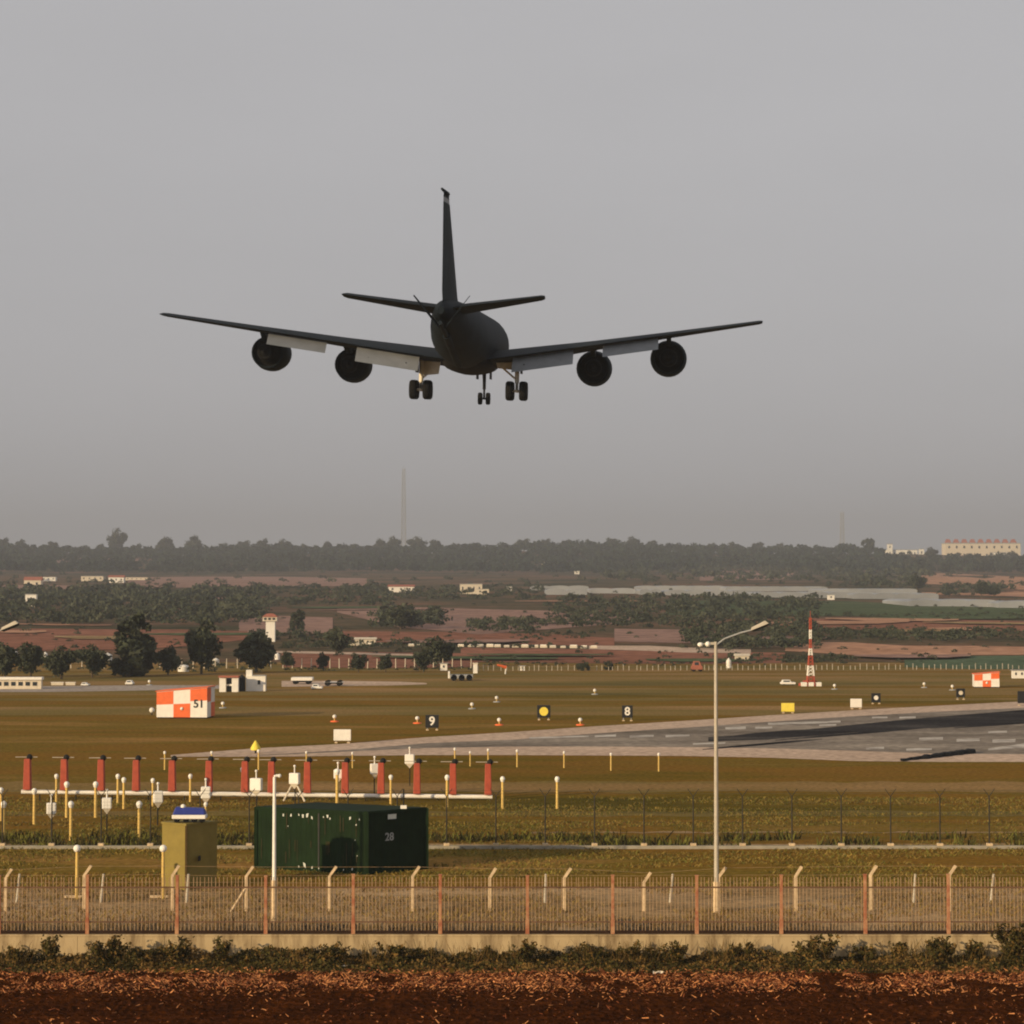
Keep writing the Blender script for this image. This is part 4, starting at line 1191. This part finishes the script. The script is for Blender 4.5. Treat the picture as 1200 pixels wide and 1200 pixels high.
def blades(name, label, n, xr, yr, hr, wd, mats, p2, lean=.35, cat="grass", zoff=0.0, zf=None):
    x = rng.uniform(*xr, n); y = rng.uniform(*yr, n)
    h = rng.uniform(*hr, n)
    if zf is not None:
        keep = zf(x, y); x, y, h = x[keep], y[keep], h[keep]; n = len(x)
    a = rng.uniform(0, 6.28, n)
    U = np.stack([np.cos(a), np.sin(a), np.zeros(n)], 1) * (wd * rng.uniform(.6, 1.3, n))[:, None]
    ln = rng.normal(size=(n, 2)) * lean
    V = np.stack([ln[:, 0]*h, ln[:, 1]*h, h], 1) * .5
    C = np.stack([x, y, np.full(n, zoff)], 1) + V
    tag(link_mesh(name, quads(name, C, U, V, mats, (rng.uniform(size=n) < p2).astype(int))), label, cat, kind="stuff")
LAT = rng.uniform(-1, 1, (256, 256))
def noise2(x, y, s):
    tot = 0
    for o, a in ((1, 1.0), (2.17, .6), (4.9, .4)):
        u, v = x * s * o + 31.7, y * s * o + 17.3
        i, j = np.floor(u).astype(int), np.floor(v).astype(int); fu, fv = u - i, v - j
        fu = fu*fu*(3-2*fu); fv = fv*fv*(3-2*fv)
        g_ = lambda p, q: LAT[p % 256, q % 256]
        tot = tot + a * ((g_(i,j)*(1-fu)+g_(i+1,j)*fu)*(1-fv) + (g_(i,j+1)*(1-fu)+g_(i+1,j+1)*fu)*fv)
    return tot
def undergrowth():
    n = 66000
    x = rng.uniform(-27, 27, n); y = rng.uniform(80.4, 83.75, n)
    top = .10 + .30*np.clip(noise2(x*.55, y*.55, 1.0)+.35, 0, 1.4) + .13*np.clip(noise2(x*2.2, y*1.5+9, 1.0), -.5, 1.2)
    top *= smooth(80.3, 81.6, y) * .75 + .25
    k = top > .05; x, y, top = x[k], y[k], top[k]; n = len(x)
    z = top * rng.uniform(0, 1, n) ** .6
    C = np.stack([x, y, z + .01], 1)
    U, V = leaf_axes(n, .030, 1.6)
    dry = (noise2(x*.8+40, y*.8, 1.0) > .35) & (rng.uniform(size=n) < .75)
    mi = np.where(dry, 1, np.where(rng.uniform(size=n) < .25, 1, 0))
    tag(link_mesh("undergrowth", quads("undergrowth", C, U, V, [M_scrub, M_scrub2], mi)), "dark leafy undergrowth along the foot of the concrete wall", "undergrowth", kind="stuff")
undergrowth()
blades("tall_weeds", "taller weeds in front of the concrete wall", 5000, (-21,21), (81.8,83.6), (.3,.8), .010, [M_scrub, M_scrub2], .5, .35, "weeds", zf=lambda x, y: noise2(x, y*.5, .8) > .35)
blades("dry_grass", "dry brown grass between the fences and the runway", 90000, (-34,34), (104,148), (.03,.13), .03, [M_blade, M_blade2], .4, 1.0, "grass", zf=lambda x, y: noise2(x*.35, y, .4) > -.15)
blades("fence_weeds", "dark weeds along the kerb of the mesh fence", 9000, (-30,30), (119.3,124), (.15,.5), .05, [M_blade2, M_scrub], .5, .4, "weeds", zf=lambda x, y: noise2(x*.5, y, .5) > .1)
blades("verge_weeds", "grey dry weeds on the dusty ground behind the red fence", 9000, (-24,24), (84.7,88.5), (.45,1.0), .016, [M_greybush, M_scrub2], .4, .4, "weeds", zf=lambda x, y: noise2(x, y, .5) > .0)
blades("verge_grass", "short dry grass on the dusty ground between the fences", 30000, (-25,25), (88,104), (.04,.22), .02, [M_scrub2, M_blade], .5, .9, "grass", zf=lambda x, y: noise2(x*.5, y, .5) > -.2)
for i, (px, hh, wd) in enumerate([(385,.95,2.6),(752,.9,1.6),(480,.65,1.2),(1130,.6,1.2)]):
    g = gx(px, 86.5); n = 900; C = leaf_shrub(hh, wd*1.3, n, 80+i); U, V = leaf_axes(n, .03, 1.6)
    t = thing("dusty_shrub", ["widest grey dusty shrub behind the red fence, below the green shed","dark grey shrub behind the red fence right of centre","small reddish-grey shrub behind the red fence near the green shed","small grey shrub behind the red fence at right"][i], "shrub", g, "grey shrubs behind the red fence")
    link_mesh("foliage", quads("foliage", C, U, V, M_greybush), t)
    b = MB()
    for k in range(5):
        a = rnd.uniform(0, 6.28); b.tube((0,0,-.03),(math.cos(a)*wd*.3,math.sin(a)*wd*.3,hh*.8),.012,.005,5)
    b.build("stems", M_bark, t)

def litter():
    n = 34000
    x = rng.uniform(-26, 26, n); y = 78.5 + rng.normal(size=n)*1.15
    far = rng.uniform(size=n) < .05; y[far] = rng.uniform(70, 76, far.sum())
    k = (y < 81.2) & (noise2(x, y, .9) > -.5); x, y = x[k], y[k]; n = len(x)
    a = rng.uniform(0, 6.28, n); el = rng.uniform(-.15, .8, n)
    d = np.stack([np.cos(a)*np.cos(el), np.sin(a)*np.cos(el), np.sin(el)], 1)
    sd_ = np.cross(d, rand_dirs(n)); sd_ /= np.linalg.norm(sd_, axis=1)[:, None]
    L = (.025 + .09*rng.uniform(0, 1, n)**2.5)[:, None]; Wd = rng.uniform(.008, .022, n)[:, None]
    C = np.stack([x, y, rng.uniform(.05, .13, n)], 1) + d*L*.5
    tag(link_mesh("straw_litter", quads("straw_litter", C, sd_*Wd, d*L, [M_straw, M_straw2], (rng.uniform(size=n) < .55).astype(int))), "dry straw and leaf litter on the edge of the ploughed field", "litter", kind="stuff")
litter()
for i, (px, py) in enumerate([(402,1137),(772,1144)]):
    g = at(px, py); t = thing("litter_scrap", ["crumpled pale scrap at the edge of the undergrowth, left one","crumpled pale scrap at the edge of the undergrowth, right one"][i], "scrap", g + np.array([0,0,.08]))
    b = MB(); r_ = random.Random(i)
    vs = [(x*.09-.2, y*.1-.1, r_.uniform(0,.12)) for x in range(5) for y in range(3)]
    b.add(vs, [(x*3+y, (x+1)*3+y, (x+1)*3+y+1, x*3+y+1) for x in range(4) for y in range(2)]).build("sheet", M_cream, t)

# ------------------------------------------------------------------ the aircraft
AC = bpy.data.objects.new("jet_aircraft", None); col.objects.link(AC)
AC.location = (-3.02, 163.5, 30.29); AC.rotation_mode = 'YXZ'; AC.rotation_euler = (0.0711, 0.0204, -0.0655)
tag(AC, "dark grey four-engined military jet landing with wheels and flaps down", "aircraft")
def ring_e(y, zc, rx, rz, n=28):
    return [(rx*math.sin(2*math.pi*k/n), y, zc + rz*math.cos(2*math.pi*k/n)) for k in range(n)]
fus = [(21.0,-.35,.05,.05),(20.7,-.33,.42,.42),(20.0,-.26,.85,.88),(19,-.15,1.25,1.32),(17.5,-.05,1.6,1.75),(15.8,0,1.78,2.02),(14,0,1.83,2.1),(9,0,1.83,2.1),(3,0,1.83,2.1),(-3,0,1.83,2.1),(-6,.03,1.82,2.07),
       (-9,.14,1.72,1.94),(-12,.38,1.45,1.66),(-14.5,.64,1.16,1.34),(-16.5,.84,.9,1.05),(-18.3,.98,.62,.75),(-19.6,1.05,.4,.48),(-20.2,1.06,.2,.24)]
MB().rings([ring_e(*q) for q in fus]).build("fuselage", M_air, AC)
def foil(le, chord, tc, up, n=9, twist=0):
    """airfoil ring: le point, chord towards -y, thickness along 'up'"""
    pts = []
    xs = [.5*(1-math.cos(math.pi*k/n)) for k in range(n+1)]
    th = lambda x: 5*tc*(.2969*math.sqrt(x)-.126*x-.3516*x*x+.2843*x**3-.1036*x**4)
    seq = [(x, 1) for x in xs[::-1]] + [(x, -1) for x in xs[1:-1]]
    for x, sg in seq:
        off = sg*th(x)*chord; dy = -x*chord; dz = off + math.sin(twist)*(-x*chord)
        pts.append((le[0]+up[0]*dz, le[1]+dy+up[1]*dz, le[2]+up[2]*dz))
    return pts
wz = lambda x: -1.15 + (abs(x)-1.8)*math.tan(R(7.3))
WS = [(0.4,9.1,11.0,.13),(1.8,8.1,10.0,.125),(8.6,2.95,6.3,.11),(13.85,-1.0,4.5,.10),(19.7,-5.4,2.7,.10),(19.95,-5.6,2.4,.09)]
def wing_at(x):
    x = abs(x)
    for a, b_ in zip(WS, WS[1:]):
        if x <= b_[0]:
            t_ = (x-a[0])/(b_[0]-a[0]); return [p*(1-t_)+q*t_ for p, q in zip(a, b_)]
    return WS[-1]
for sd_ in (-1, 1):
    up = Vector((0,0,1))
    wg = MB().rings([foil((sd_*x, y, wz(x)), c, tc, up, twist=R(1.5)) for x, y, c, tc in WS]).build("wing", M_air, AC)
    for (xa, xc, ch) in ((3.2, 7.4, 1.6), (9.4, 13.15, 1.25)):
        b = MB(); rs = []
        for x in (xa, xc):
            _, ly, c, _t = wing_at(x); te = ly - c
            z0 = wz(x) - math.sin(R(1.5))*c*-1*-1 - .10
            pts = []
            for q, th in ((0,0),(.15,.09),(.5,.08),(1,.01),(.5,-.05),(.15,-.07)):
                a = R(40); yy, zz = -q*ch, th*ch
                pts.append((sd_*x, te + .55 + yy*math.cos(a) + zz*math.sin(a)*-1*-1, z0 + yy*math.sin(a) + zz*math.cos(a)))
            rs.append(pts)
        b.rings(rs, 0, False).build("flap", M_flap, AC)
        for q in (.2, .8):
            x = xa + (xc-xa)*q; _, ly, c, _t = wing_at(x); te = ly - c
            MB().tube((sd_*x, te+1.8, wz(x)-.25), (sd_*x, te-.2, wz(x)-.95), .10, .06, 6).build("flap_track", M_air, AC)
    for xe in (8.6, 13.85):
        _, ly, c, _t = wing_at(xe); z = wz(xe) - 1.55; yc_ = ly + 1.2
        e = MB().lathe([(.86,2.15),(1.04,2.3),(1.18,2.1),(1.27,1.2),(1.26,.2),(1.10,-1.3),(1.0,-1.35),(.96,-1.0)], (sd_*xe, yc_, z), 'y', 26, caps=False).build("engine", M_air, AC)
        MB().lathe([(.86,2.1),(.84,1.4)], (sd_*xe, yc_, z), 'y', 26, caps=False).lathe([(.84,1.4),(.02,1.4)], (sd_*xe, yc_, z), 'y', 26, caps=False).lathe([(.02,2.0),(.2,1.7),(.28,1.38)], (sd_*xe, yc_, z), 'y', 16).build("fan", M_darkmetal, e)
        MB().lathe([(.99,-.9),(.62,-1.0),(.60,-1.8),(.46,-2.3),(.36,-2.25),(.28,-2.2),(.03,-2.9)], (sd_*xe, yc_, z), 'y', 20, caps=False).build("exhaust_cone", M_tyre, e)
        b = MB(); x = sd_*xe; q = .16
        b.add([(x-q,yc_+1.4,z+1.1),(x+q,yc_+1.4,z+1.1),(x+q,yc_-2.4,z+.75),(x-q,yc_-2.4,z+.75),(x-q,ly+.1,wz(xe)+.05),(x+q,ly+.1,wz(xe)+.05),(x+q,ly-c*.55,wz(xe)-.12),(x-q,ly-c*.55,wz(xe)-.12)],
              [(3,2,1,0),(4,5,6,7),(0,1,5,4),(1,2,6,5),(2,3,7,6),(3,0,4,7)])
        b.build("pylon", M_air, e)
    MB().rings([foil((sd_*x, y, z), c, tc, up) for x, y, c, tc, z in ((.2,-13.3,4.9,.14,1.27),(6.0,-17.3,2.2,.15,1.98),(6.2,-17.5,1.9,.12,2.0))]).build("tailplane", M_air, AC)
    # main gear
    x = sd_*3.35; zc = -3.55
    g = MB().tube((x,1.2,-1.3),(x,1.0,zc+.55),.17,.15,10).tube((x,1.0,zc+.55),(x,1.0,zc),.10,.10,10).build("main_gear", M_gear, AC)
    MB().tube((x,1.9,zc),(x,.1,zc),.11,.11,8).tube((x-.55,1.65,zc),(x+.55,1.65,zc),.08).tube((x-.55,.35,zc),(x+.55,.35,zc),.08).build("bogie", M_gear, g)
    MB().tube((x-sd_*1.25,1.3,-1.75),(x,1.05,zc+.75),.07).tube((x,3.0,-1.5),(x,1.1,zc+.7),.07).build("side_brace", M_gear, g)
    for xx in (-.47, .47):
        for yy in (.35, 1.65):
            MB().lathe([(.3,-.25),(.58,-.25),(.68,-.14),(.68,.14),(.58,.25),(.3,.25)], (x+xx, yy, zc), 'x', 22).build("wheel", M_tyre, g)
    zd = -2.55 if sd_ < 0 else -2.1
    MB().add([(x+sd_*.05,1.5,-1.2),(x-sd_*1.45,.2,-1.45),(x-sd_*1.30,.2,zd+.1),(x-sd_*.05,1.5,zd),(x+sd_*.05,1.56,-1.2),(x-sd_*1.45,.26,-1.45),(x-sd_*1.30,.26,zd+.1),(x-sd_*.05,1.56,zd)],
             [(0,1,2,3),(7,6,5,4),(0,4,5,1),(1,5,6,2),(2,6,7,3),(3,7,4,0)]).build("gear_door", M_gear, g)
    MB().box((x+sd_*.30-.03,.2,-2.35),(x+sd_*.30+.03,2.0,-1.3)).build("leg_door", M_air2, g)
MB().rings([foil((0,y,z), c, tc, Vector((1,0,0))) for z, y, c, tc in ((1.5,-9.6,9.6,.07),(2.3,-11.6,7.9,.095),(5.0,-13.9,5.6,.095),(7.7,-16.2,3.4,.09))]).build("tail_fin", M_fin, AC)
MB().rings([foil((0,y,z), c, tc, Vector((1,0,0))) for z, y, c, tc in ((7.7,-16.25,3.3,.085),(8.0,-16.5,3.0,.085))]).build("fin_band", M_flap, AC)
b = MB().rings([foil((0,y,z), c, tc, Vector((1,0,0))) for z, y, c, tc in ((8.0,-16.45,3.1,.09),(8.42,-16.8,2.6,.06))])
b.tube((0,-16.6,8.4),(-.15,-19.0,8.5),.13,.08,8).tube((.05,-17.2,8.2),(.14,-19.2,8.28),.1,.07,8).build("fin_cap", M_air, AC)
g = MB().tube((0,14.9,-1.9),(0,14.9,-3.3),.14,.12,10).tube((0,14.9,-3.2),(0,14.9,-4.0),.08).tube((-.36,14.9,-4.0),(.36,14.9,-4.0),.07).tube((0,13.4,-2.0),(0,14.85,-3.1),.07).build("nose_gear", M_air2, AC)
for xx in (-.30,.30): MB().lathe([(.22,-.16),(.40,-.16),(.46,-.09),(.46,.09),(.40,.16),(.22,.16)], (xx,14.9,-4.0), 'x', 20).build("wheel", M_tyre, g)
for xx in (-.5,.5): MB().box((xx-.02,13.6,-2.55),(xx+.02,15.6,-1.95)).build("gear_door", M_air2, g)
bm_ = MB().tube((0,-7.5,-1.95),(0,-16.5,-.35),.26,.24,12).tube((0,-16.5,-.35),(0,-20.6,.28),.17,.14,10).build("refuelling_boom", M_air, AC)
for sd_ in (-1,1):
    MB().add([(sd_*.15,-18.6,.15),(sd_*.15,-19.4,.0),(sd_*1.7,-19.9,1.95),(sd_*1.7,-19.6,2.0),(sd_*.19,-18.6,.12),(sd_*.19,-19.4,-.03),(sd_*1.73,-19.9,1.92),(sd_*1.73,-19.6,1.97)],
             [(0,1,2,3),(7,6,5,4),(0,4,5,1),(1,5,6,2),(2,6,7,3),(3,7,4,0)]).build("boom_vane", M_air, bm_)
MB().rings([ring_e(y, z, rx, rz, 20) for y, z, rx, rz in ((10.5,-1.5,.3,.2),(9.5,-1.55,1.5,.75),(4,-1.6,1.75,.85),(-1,-1.6,1.7,.8),(-3.5,-1.5,.9,.5),(-4.5,-1.4,.2,.2))]).build("belly_fairing", M_air2, AC)
MB().box((-.02,1,2.05),(.02,1.8,2.5)).build("blade_antenna", M_air, AC)
